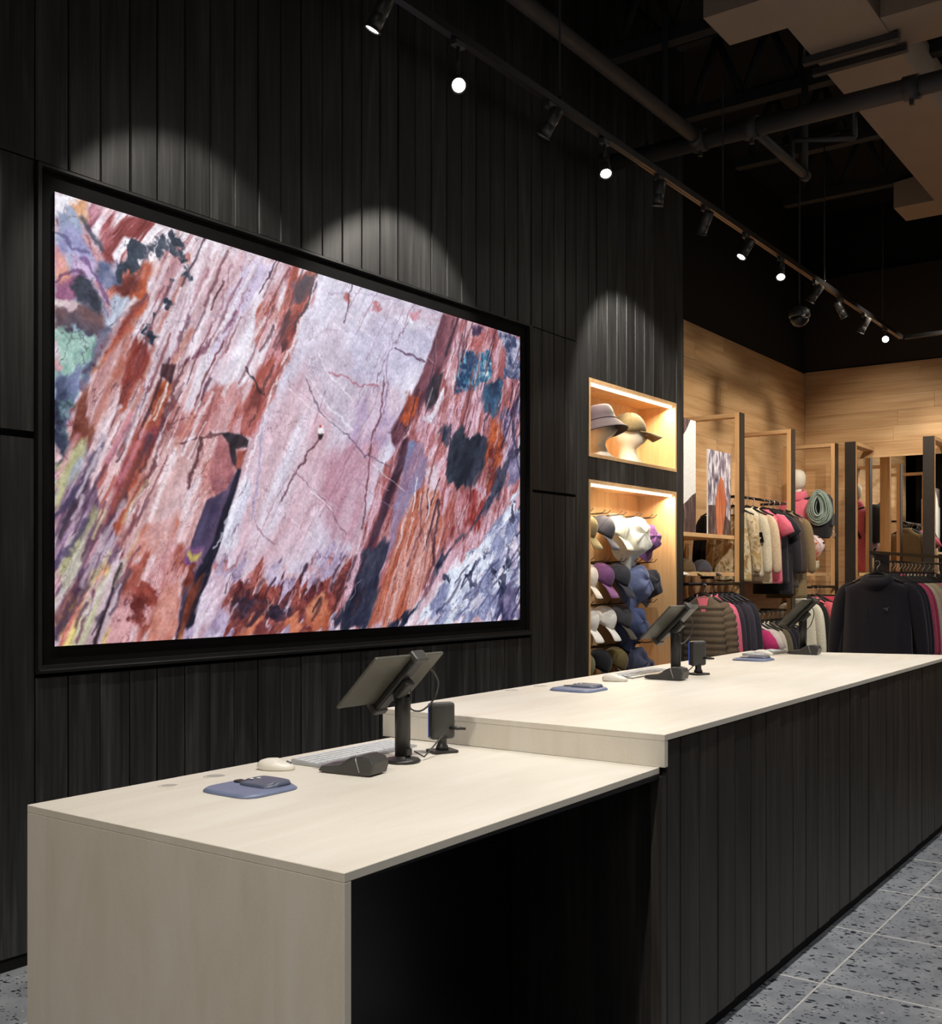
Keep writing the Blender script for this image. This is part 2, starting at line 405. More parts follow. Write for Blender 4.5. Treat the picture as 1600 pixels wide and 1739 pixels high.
# picture: every vertex of the LED grid carries one colour of the rock-face photo
GW, GH = 800, 432
def vnoise(x, y, seed):
    r = np.random.RandomState(seed).rand(256, 256)
    xi = np.floor(x).astype(int); yi = np.floor(y).astype(int); fx = x-xi; fy = y-yi
    fx = fx*fx*(3-2*fx); fy = fy*fy*(3-2*fy); xi &= 255; yi &= 255; xj = (xi+1) & 255; yj = (yi+1) & 255
    return (r[yi, xi]*(1-fx)+r[yi, xj]*fx)*(1-fy)+(r[yj, xi]*(1-fx)+r[yj, xj]*fx)*fy
def fbm(x, y, seed, o=4):
    s = 0; a = .5; tot = 0
    for k in range(o):
        s = s+a*vnoise(x+k*13.7, y+k*7.3, seed+k); tot += a; a *= .55; x = x*2.03; y = y*2.03
    return s/tot
us, vs = np.meshgrid(np.linspace(0, 1, GW), np.linspace(0, 1, GH)); S_ = us*1.85; T_ = vs
wx = fbm(S_*14+5, T_*14, 11, 5)-.5; wy = fbm(S_*14, T_*14+9, 21, 5)-.5
wx2 = fbm(S_*60+5, T_*60, 31, 3)-.5; wy2 = fbm(S_*60, T_*60+9, 41, 3)-.5
WX = wx*2.2+wx2*1.2; WY = wy*2.2+wy2*1.2
img = np.zeros((GH, GW, 3))
def segdist(S, T, a, b):
    dx, dy = b[0]-a[0], b[1]-a[1]; L2 = dx*dx+dy*dy+1e-12
    q = np.clip(((S-a[0])*dx+(T-a[1])*dy)/L2, 0, 1)
    return np.hypot(S-a[0]-q*dx, T-a[1]-q*dy)
PIC=[
([(-25,1083),(1079,1137),(1079,-107),(-25,-77)],(222,206,222),(196,158,172),1.04,2.5,22,0.006,0,1,1.0),
([(0,800),(88,834),(208,1014),(444,1025),(394,827),(302,520),(179,-20),(0,-3)],(222,208,224),(200,148,150),1.09,2,26,0.006,0.012,1,1.2),
([(45,997),(208,1006),(179,942),(101,853),(70,868)],(238,228,238),(150,66,70),0.93,2,34,0.006,0.012,1,1.8),
([(45,997),(69,1000),(45,930),(37,931)],(215,150,170),(120,50,70),0.85,3,20,0.006,0.012,1,1.0),
([(52,938),(64,933),(88,1012),(79,1013)],(240,232,240),(225,215,230),1.14,3,30,0.004,0.012,1,1.0),
([(79,885),(98,951),(116,951),(92,891),(88,848)],(245,240,250),(225,215,230),1.13,3,30,0.004,0.012,1,1.0),
([(58,923),(70,1003),(83,1010),(73,910),(64,879)],(165,80,88),(225,190,200),1.0,3,40,0.006,0.012,1,1.6),
([(79,845),(114,880),(179,957),(208,941),(179,842),(132,740),(88,725),(62,771)],(205,150,155),(190,95,70),1.12,4,18,0.006,0.02,1,1.0),
([(69,814),(101,856),(143,870),(143,821),(109,795),(79,788)],(196,96,62),(120,50,48),0.81,8,16,0.006,0.02,1,1.0),
([(58,715),(101,771),(127,808),(134,802),(79,668),(45,605),(37,603)],(150,65,60),(205,110,70),0.89,4,30,0.006,0.01,1,1.0),
([(45,731),(79,804),(118,808),(70,706),(50,659)],(175,185,208),(198,176,190),0.89,3,30,0.006,0.012,1,1.0),
([(136,868),(179,928),(208,897),(169,781),(132,740)],(215,205,225),(190,140,150),1.11,3,30,0.006,0.012,1,1.0),
([(109,753),(169,838),(179,885),(218,945),(198,820),(123,542),(101,551),(114,679)],(222,220,238),(200,170,184),1.11,2,30,0.006,0.012,1,1.0),
([(92,645),(116,714),(134,699),(128,613),(101,537),(83,533)],(186,92,74),(140,60,58),1.11,4,26,0.006,0.02,1,1.0),
([(213,972),(400,1003),(359,878),(302,674),(179,411),(198,646)],(226,214,230),(206,168,180),1.08,1.6,20,0.006,0.02,1,1.0),
([(302,981),(359,989),(302,858),(259,722),(223,653),(249,809)],(205,190,222),(222,206,226),1.08,2,16,0.006,0.02,1,1.0),
([(324,866),(370,962),(359,863),(302,674),(259,572),(280,698)],(186,96,80),(212,160,170),1.07,4,26,0.006,0.015,1,1.0),
([(218,681),(275,788),(313,862),(324,742),(280,607),(208,503),(179,511)],(222,216,232),(206,176,192),1.08,2,16,0.006,0.02,1,1.0),
([(179,554),(249,637),(308,675),(280,516),(228,492),(169,495)],(206,160,168),(190,120,120),1.08,3,18,0.006,0.02,1,1.0),
([(164,487),(223,498),(208,415),(150,180),(101,152),(92,207),(127,334)],(206,160,162),(214,178,184),1.08,2,14,0.006,0.01,1,1.0),
([(123,264),(188,311),(169,181),(132,166),(101,194)],(196,110,88),(206,150,150),1.08,4,18,0.006,0.02,0.8,1.0),
([(92,440),(141,546),(164,551),(136,405),(88,261),(66,233),(75,328)],(178,90,66),(150,70,80),1.1,4,22,0.006,0.015,1,1.0),
([(136,559),(150,633),(169,638),(164,580),(143,504)],(150,66,44),(196,110,80),1.1,8,16,0.006,0.012,1,1.0),
([(13,335),(58,474),(92,508),(92,453),(54,313),(13,218)],(196,142,146),(222,200,210),1.11,2.5,34,0.006,0.012,1,1.4),
([(54,406),(92,481),(98,454),(75,328),(45,219)],(220,190,200),(190,110,105),1.1,2.5,40,0.006,0.012,1,1.4),
([(0,347),(29,442),(45,352),(79,261),(88,193),(45,-7),(0,-16)],(206,152,168),(122,92,120),1.1,2.5,30,0.006,0.02,1,1.5),
([(0,217),(45,312),(37,179),(0,36)],(196,198,170),(196,160,196),0.97,2.5,26,0.006,0.02,0.75,1.0),
([(13,205),(58,327),(64,298),(20,172),(0,146)],(170,172,122),(120,106,124),0.97,3,28,0.006,0.012,0.7,1.0),
([(0,49),(45,152),(96,180),(70,-10),(0,-16)],(206,120,110),(214,190,110),1.08,3,28,0.006,0.02,1,1.5),
([(0,75),(29,146),(45,152),(13,48),(0,10)],(110,60,70),(190,120,60),1.09,3,20,0.006,0.012,0.8,1.0),
([(21,-18),(45,126),(101,180),(101,125),(58,-8)],(206,170,180),(190,190,160),1.09,3,30,0.006,0.012,0.9,1.0),
([(0,1000),(37,1003),(23,951),(0,939)],(240,238,248),(226,224,240),1.15,3,30,0.004,0.012,1,1.0),
([(21,981),(44,995),(45,957),(34,926),(24,941)],(212,140,92),(238,190,150),1.15,10,12,0.006,0.012,1,1.0),
([(0,949),(13,972),(31,968),(45,924),(64,879),(75,843),(88,780),(70,720),(45,605),(0,437)],(160,160,190),(206,150,160),-0.76,6,12,0.006,0.02,1,1.4),
([(4,960),(28,974),(37,934),(21,874),(2,891)],(146,160,192),(178,186,210),-0.57,5,10,0.006,0.012,1,1.0),
([(0,903),(21,939),(45,898),(58,863),(37,815),(13,818)],(176,196,210),(150,150,200),-0.58,8,10,0.006,0.012,1,1.0),
([(0,890),(13,870),(25,810),(17,754),(0,735)],(222,150,130),(200,130,170),-1.28,8,10,0.006,0.012,1,1.0),
([(25,875),(58,863),(50,819),(33,800),(21,834)],(120,110,170),(196,170,210),-0.35,8,10,0.006,0.012,1,1.0),
([(0,793),(37,828),(45,791),(13,753),(0,748)],(206,176,160),(150,90,130),-0.23,8,10,0.006,0.012,1,1.0),
([(60,871),(88,889),(92,836),(70,814),(58,836)],(96,110,150),(170,160,190),0.47,8,14,0.006,0.012,1,1.0),
([(0,754),(29,759),(66,759),(70,720),(45,671),(0,696)],(120,90,96),(76,70,90),-0.11,6,10,0.006,0.012,1,1.0),
([(0,761),(29,766),(45,762),(21,743),(0,743)],(214,200,200),(190,150,170),0.08,6,10,0.003,0.012,1,1.0),
([(0,696),(37,709),(58,689),(45,605),(13,492),(0,489)],(130,150,180),(150,190,180),-0.14,9,12,0.006,0.03,1,1.5),
([(0,593),(45,658),(29,548),(12,478),(0,463)],(60,70,100),(120,130,170),1.13,6,16,0.006,0.03,1,1.0),
([(21,533),(45,565),(58,488),(45,432),(21,441)],(196,130,96),(130,70,60),1.12,8,16,0.006,0.02,1,1.0),
([(0,528),(23,546),(20,441),(0,321)],(50,58,84),(110,140,150),1.08,8,14,0.006,0.03,1,1.5),
([(0,398),(37,470),(45,432),(13,322),(0,295)],(150,160,190),(186,182,140),1.12,5,20,0.006,0.02,1,1.0),
([(439,1003),(551,1007),(755,1002),(727,861),(670,680),(609,489),(523,237),(470,151),(243,174),(240,226),(291,381),(324,524),(373,724)],(210,204,226),(196,182,204),1.02,2,12,0.006,0.006,1,1.0),
([(324,524),(419,737),(470,618),(483,403),(419,217),(370,168),(243,182),(291,381)],(212,188,206),(206,166,182),1.03,1.5,12,0.03,0.02,1,1.0),
([(359,562),(394,682),(419,510),(359,278),(302,198),(313,353)],(212,206,226),(208,176,190),1.04,1.5,14,0.03,0.02,0.9,1.0),
([(254,272),(302,428),(313,383),(280,228),(251,197)],(216,214,232),(200,196,220),1.05,3,30,0.01,0.012,1,1.0),
([(470,518),(609,613),(580,432),(523,237),(470,235),(444,366)],(200,160,180),(186,130,150),1.0,3,16,0.02,0.03,0.8,1.0),
([(523,664),(639,745),(670,680),(594,540),(510,542)],(176,150,190),(206,180,200),1.0,6,16,0.02,0.03,0.8,1.0),
([(510,865),(594,928),(735,939),(702,817),(594,716),(523,733)],(196,192,222),(176,172,206),-0.26,4,12,0.02,0.02,0.7,1.0),
([(594,963),(735,995),(727,936),(655,913)],(214,208,228),(196,176,196),-0.02,6,14,0.01,0.03,1,1.0),
([(380,979),(439,1003),(436,939),(400,813),(368,707),(336,589),(313,515),(264,521),(297,626),(336,745),(366,865)],(176,84,74),(206,140,150),1.06,4,26,0.006,0.02,1,1.5),
([(400,985),(438,992),(431,937),(409,897),(394,907)],(72,52,76),(140,90,110),1.06,6,20,0.006,0.02,1,1.0),
([(370,851),(409,897),(400,829),(380,758),(361,769)],(150,58,56),(96,44,56),1.06,6,20,0.006,0.02,1,1.0),
([(297,596),(324,664),(338,652),(313,530),(291,521)],(120,52,52),(180,100,96),1.06,6,20,0.006,0.012,1,1.0),
([(593,952),(590,942),(582,935),(573,933),(568,939),(568,948),(573,957),(582,962),(590,960)],(176,86,90),(200,140,160),1.03,14,14,0.006,0.03,1,1.0),
([(521,963),(519,951),(514,943),(508,943),(505,951),(505,962),(508,973),(514,977),(519,973)],(176,86,90),(200,140,160),1.04,14,14,0.006,0.03,1,1.0),
([(688,969),(684,959),(676,951),(666,949),(660,955),(660,965),(666,975),(676,980),(684,978)],(176,86,90),(200,140,160),1.01,14,14,0.006,0.03,1,1.0),
([(223,498),(259,515),(280,474),(286,426),(259,362),(218,328),(179,181),(174,224),(208,371)],(204,138,134),(214,170,176),1.07,4,24,0.006,0.012,1,1.0),
([(251,511),(280,471),(278,440),(280,380),(246,368),(230,396),(240,464)],(132,78,96),(176,110,116),1.06,6,14,0.006,0.006,1,1.0),
([(253,517),(289,521),(304,508),(302,490),(280,480),(285,426),(274,439),(267,490)],(42,36,52),(62,48,62),1.06,3,30,0.003,0.003,1,1.0),
([(285,480),(302,486),(291,433),(282,431)],(196,110,90),(170,90,80),1.06,3,30,0.003,0.004,1,1.0),
([(228,344),(264,375),(285,433),(291,433),(272,348),(251,242),(218,123),(208,35),(179,1),(175,9),(196,181),(203,239)],(74,64,98),(98,74,104),1.06,2,10,0.003,0.004,1,1.0),
([(285,433),(292,433),(272,333),(251,227),(223,108),(196,-8),(175,-6),(188,80),(218,181),(240,241),(259,332)],(28,28,52),(46,44,72),1.05,3,30,0.003,0.004,1,1.0),
([(183,217),(228,226),(223,196),(208,159),(184,181)],(130,80,140),(170,150,110),-0.25,6,10,0.006,0.015,1,1.0),
([(196,217),(223,214),(216,199),(194,204)],(190,170,90),(150,150,130),1.06,3,30,0.004,0.01,1,1.0),
([(169,181),(208,181),(203,123),(179,109),(160,138)],(176,84,52),(110,50,50),-0.27,8,10,0.006,0.02,1,1.0),
([(88,193),(179,224),(188,123),(179,-6),(79,-11)],(206,150,156),(170,90,80),1.07,5,18,0.006,0.03,1,1.3),
([(79,179),(109,208),(92,125),(62,-9),(37,-6)],(202,176,186),(180,150,160),1.08,3,20,0.006,0.01,1,1.0),
([(114,125),(143,138),(143,82),(123,41),(110,69)],(150,66,58),(110,46,46),1.07,10,14,0.006,0.03,1,1.0),
([(160,124),(183,145),(181,37),(164,-8),(132,-5),(143,68)],(206,140,130),(180,90,70),1.05,5,20,0.006,0.015,1,1.0),
([(208,50),(243,182),(370,180),(523,237),(580,186),(551,-5),(179,-6)],(196,130,130),(170,150,184),1.01,6,18,0.006,0.04,1,1.4),
([(254,144),(302,160),(359,144),(444,160),(537,186),(523,49),(444,36),(359,57),(302,29),(264,62)],(104,48,56),(160,80,74),1.01,9,20,0.006,0.05,1,1.3),
([(280,106),(324,90),(370,72),(419,46),(370,21),(302,29),(275,46)],(56,44,66),(120,60,60),1.02,9,16,0.006,0.04,1,1.0),
([(223,108),(249,182),(275,144),(249,62),(223,-4),(203,-2)],(216,200,220),(190,150,170),1.04,5,18,0.006,0.02,1,1.0),
([(275,28),(324,35),(419,34),(470,43),(470,-7),(275,-7)],(206,120,90),(120,56,60),0.81,6,20,0.006,0.03,1,1.0),
([(419,70),(444,102),(470,85),(467,8),(419,5)],(186,96,70),(206,130,100),0.99,6,14,0.006,0.015,1,1.0),
([(198,123),(223,159),(213,108),(196,36),(188,-4),(179,-3)],(206,130,80),(120,60,50),1.05,5,20,0.006,0.01,1,1.0),
([(752,1005),(1000,1004),(1000,317),(786,189),(670,42),(470,1),(523,186),(580,432),(655,604),(702,780)],(166,96,100),(206,160,180),1.18,5,34,0.006,0.02,1,1.5),
([(755,1002),(789,995),(776,876),(735,770),(670,626),(627,545),(609,578),(670,717),(718,859)],(96,54,72),(140,84,100),0.99,4,22,0.006,0.012,1,1.0),
([(655,713),(694,741),(689,685),(662,624),(639,637)],(190,84,50),(150,70,60),0.99,8,18,0.006,0.02,1,1.0),
([(727,787),(755,804),(743,716),(710,671),(705,725)],(46,50,66),(70,56,70),0.98,5,14,0.006,0.01,1,1.0),
([(735,695),(755,756),(762,739),(732,653),(694,638)],(206,200,220),(190,160,180),0.98,3,30,0.004,0.012,1,1.0),
([(807,901),(887,909),(907,864),(895,821),(848,789),(789,761),(796,834)],(92,158,190),(40,76,118),-0.14,16,20,0.006,0.03,1,1.8),
([(858,900),(903,897),(899,832),(854,797)],(140,196,214),(60,110,150),-0.14,16,20,0.006,0.03,1,1.8),
([(880,807),(930,840),(934,740),(910,674),(880,708)],(36,52,80),(60,96,130),0.94,8,16,0.006,0.02,1,1.0),
([(914,997),(1000,1000),(1000,859),(949,845),(934,943)],(70,80,116),(170,170,200),0.95,12,18,0.006,0.03,1,1.5),
([(839,989),(880,994),(872,952),(848,956)],(50,50,84),(80,60,96),0.97,8,14,0.006,0.02,1,1.0),
([(812,935),(867,962),(895,931),(821,899)],(206,150,160),(180,90,90),0.64,10,20,0.006,0.03,1,1.0),
([(789,880),(811,902),(796,805),(776,723),(769,779)],(214,180,196),(190,130,140),0.97,6,20,0.006,0.012,1,1.0),
([(934,719),(1000,775),(1000,525),(957,540)],(170,140,170),(90,80,120),1.09,6,26,0.006,0.03,1,1.6),
([(901,682),(934,695),(945,599),(924,515),(886,529)],(196,96,60),(120,50,50),0.93,8,24,0.006,0.02,1,1.0),
([(743,612),(777,647),(777,571),(752,548)],(46,60,86),(90,80,100),0.96,6,14,0.006,0.02,1,1.0),
([(876,508),(934,557),(938,476),(895,431)],(190,90,56),(110,50,56),0.92,8,24,0.006,0.02,1,1.0),
([(710,578),(777,571),(752,415),(727,487),(702,429)],(186,110,110),(214,170,190),0.96,5,34,0.006,0.02,1,1.4),
([(655,577),(705,577),(709,504),(694,428),(655,332),(627,241),(602,222),(621,366),(642,476)],(130,136,180),(150,120,150),0.97,3,16,0.006,0.012,1,1.0),
([(645,576),(666,585),(648,495),(615,383),(580,257),(557,143),(537,3),(496,6),(523,117),(554,238),(594,381),(627,492)],(70,44,64),(120,60,76),0.98,3,18,0.006,0.01,1,1.0),
([(548,221),(602,284),(602,204),(562,2),(470,8),(523,117)],(36,42,66),(58,60,84),0.97,4,14,0.006,0.02,1,1.0),
([(670,403),(705,444),(743,433),(755,321),(732,188),(678,59),(627,8),(558,2),(597,142),(633,295)],(182,96,74),(206,146,140),1.11,3,40,0.006,0.012,1,1.3),
([(709,485),(738,508),(743,433),(715,426)],(212,190,206),(190,140,150),0.96,8,14,0.006,0.02,1,1.0),
([(748,434),(795,439),(821,345),(786,266),(738,207),(755,321)],(176,96,90),(196,150,176),1.22,4,36,0.006,0.015,1,1.4),
([(795,439),(895,431),(905,372),(821,267),(777,246)],(186,120,130),(150,60,60),1.21,6,30,0.006,0.02,1,1.4),
([(1000,609),(963,520),(914,392),(839,298),(777,246),(743,179),(702,105),(655,2),(594,3),(670,51),(727,142),(755,245),(839,307),(895,411),(934,536)],(34,40,66),(76,76,100),0.93,6,14,0.006,0.03,1,1.0),
([(1000,473),(957,396),(924,353),(880,300),(854,249),(800,199),(769,151),(735,104),(705,49),(678,-3),(1000,0)],(212,220,240),(136,142,182),0.72,6,18,0.006,0.03,1,1.5),
([(924,110),(1000,150),(1000,0),(924,5),(905,70)],(60,60,100),(130,120,160),0.88,8,18,0.006,0.04,1,1.0),
([(934,232),(1000,317),(1000,192),(953,150)],(190,180,210),(60,70,100),0.89,10,18,0.006,0.04,1,1.8),
([(969,562),(1000,588),(1000,494),(957,458)],(196,190,216),(120,110,150),0.91,6,14,0.006,0.02,1,1.0),
([(850,161),(845,151),(834,147),(822,151),(818,160),(822,170),(834,174),(845,170)],(46,54,84),(90,90,120),0.91,14,14,0.005,0.03,1,1.0),
([(869,141),(863,134),(850,131),(837,134),(832,141),(837,148),(850,151),(863,148)],(46,54,84),(90,90,120),0.91,14,14,0.005,0.03,1,1.0),
([(920,167),(917,150),(910,142),(904,150),(901,167),(904,184),(910,191),(917,184)],(46,54,84),(90,90,120),0.9,14,14,0.005,0.03,1,1.0),
([(767,132),(765,120),(760,115),(755,120),(753,132),(755,144),(760,149),(765,144)],(46,54,84),(90,90,120),0.93,14,14,0.005,0.03,1,1.0),
([(895,221),(893,214),(887,210),(882,213),(880,220),(882,227),(887,230),(893,228)],(46,54,84),(90,90,120),0.91,14,14,0.005,0.03,1,1.0),
([(947,120),(945,88),(938,75),(931,88),(928,120),(931,152),(938,165),(945,152)],(46,54,84),(90,90,120),0.89,14,14,0.005,0.03,1,1.0),
([(990,379),(986,364),(978,357),(969,362),(965,377),(969,391),(978,398),(986,393)],(46,54,84),(90,90,120),0.9,14,14,0.005,0.03,1,1.0),
]
PIC_TOP=[
([(132,922),(127,902),(116,888),(102,885),(94,896),(94,915),(102,933),(115,942),(127,938)],(42,56,78),(72,84,104),1.13,14,14,0.004,0.03,1,1.0),
([(117,885),(113,873),(101,862),(88,859),(80,864),(80,875),(88,887),(101,895),(113,894)],(42,56,78),(72,84,104),1.13,14,14,0.004,0.03,1,1.0),
([(96,863),(94,853),(89,846),(83,845),(79,851),(79,860),(83,869),(89,873),(94,871)],(42,56,78),(72,84,104),1.13,14,14,0.004,0.03,1,1.0),
([(162,942),(159,925),(154,914),(148,914),(143,925),(143,943),(147,958),(154,964),(159,958)],(42,56,78),(72,84,104),1.12,14,14,0.004,0.03,1,1.0),
([(196,982),(192,967),(182,956),(170,953),(163,960),(163,974),(170,987),(182,995),(192,993)],(42,56,78),(72,84,104),1.12,14,14,0.004,0.03,1,1.0),
([(180,943),(178,927),(172,917),(167,917),(163,928),(163,943),(167,957),(172,962),(178,957)],(42,56,78),(72,84,104),1.12,14,14,0.004,0.03,1,1.0),
([(141,940),(140,932),(137,927),(133,927),(130,932),(130,939),(133,946),(136,949),(140,947)],(42,56,78),(72,84,104),1.12,14,14,0.004,0.03,1,1.0),
([(174,823),(172,814),(167,808),(161,807),(157,812),(157,821),(161,829),(167,833),(172,830)],(42,56,78),(72,84,104),1.11,14,14,0.004,0.03,1,1.0),
([(134,755),(132,747),(129,742),(126,742),(123,747),(123,755),(126,762),(129,764),(132,761)],(42,56,78),(72,84,104),1.11,14,14,0.004,0.03,1,1.0),
([(148,774),(147,769),(144,765),(140,765),(138,768),(138,772),(140,777),(144,779),(147,778)],(42,56,78),(72,84,104),1.11,14,14,0.004,0.03,1,1.0),
([(147,728),(145,715),(140,707),(136,707),(132,717),(132,730),(136,741),(140,745),(145,740)],(42,56,78),(72,84,104),1.11,14,14,0.004,0.03,1,1.0),
([(163,872),(163,868),(161,865),(159,865),(158,868),(158,871),(159,875),(161,876),(163,875)],(42,56,78),(72,84,104),1.11,14,14,0.004,0.03,1,1.0),
([(197,892),(195,881),(191,873),(187,873),(184,881),(184,893),(187,903),(191,907),(195,903)],(42,56,78),(72,84,104),1.11,14,14,0.004,0.03,1,1.0),
([(188,929),(187,921),(184,916),(181,916),(179,921),(179,929),(181,936),(184,939),(187,936)],(42,56,78),(72,84,104),1.11,14,14,0.004,0.03,1,1.0),
([(25,797),(37,821),(54,814),(69,780),(62,750),(37,762)],(46,56,72),(84,84,110),1.14,8,8,0.006,0.015,1,1.0),
([(155,665),(178,671),(171,624),(152,634)],(52,36,52),(90,50,56),1.1,3,30,0.003,0.003,1,1.0),
([(786,620),(812,639),(839,611),(867,642),(891,610),(880,529),(843,445),(795,430),(769,455),(765,531)],(38,48,66),(60,66,86),0.95,4,14,0.006,0.02,1,1.0),
([(445,570),(454,575),(458,559),(450,548),(444,553)],(238,232,240),(220,200,210),1.03,3,30,0.003,0.002,1,1.0),
([(444,552),(457,554),(452,538),(445,534)],(46,34,40),(60,40,46),1.03,3,30,0.003,0.002,1,1.0),
([(447,577),(452,578),(452,571),(447,570)],(190,90,80),(190,90,80),1.03,3,30,0.002,0.001,1,1.0),
]
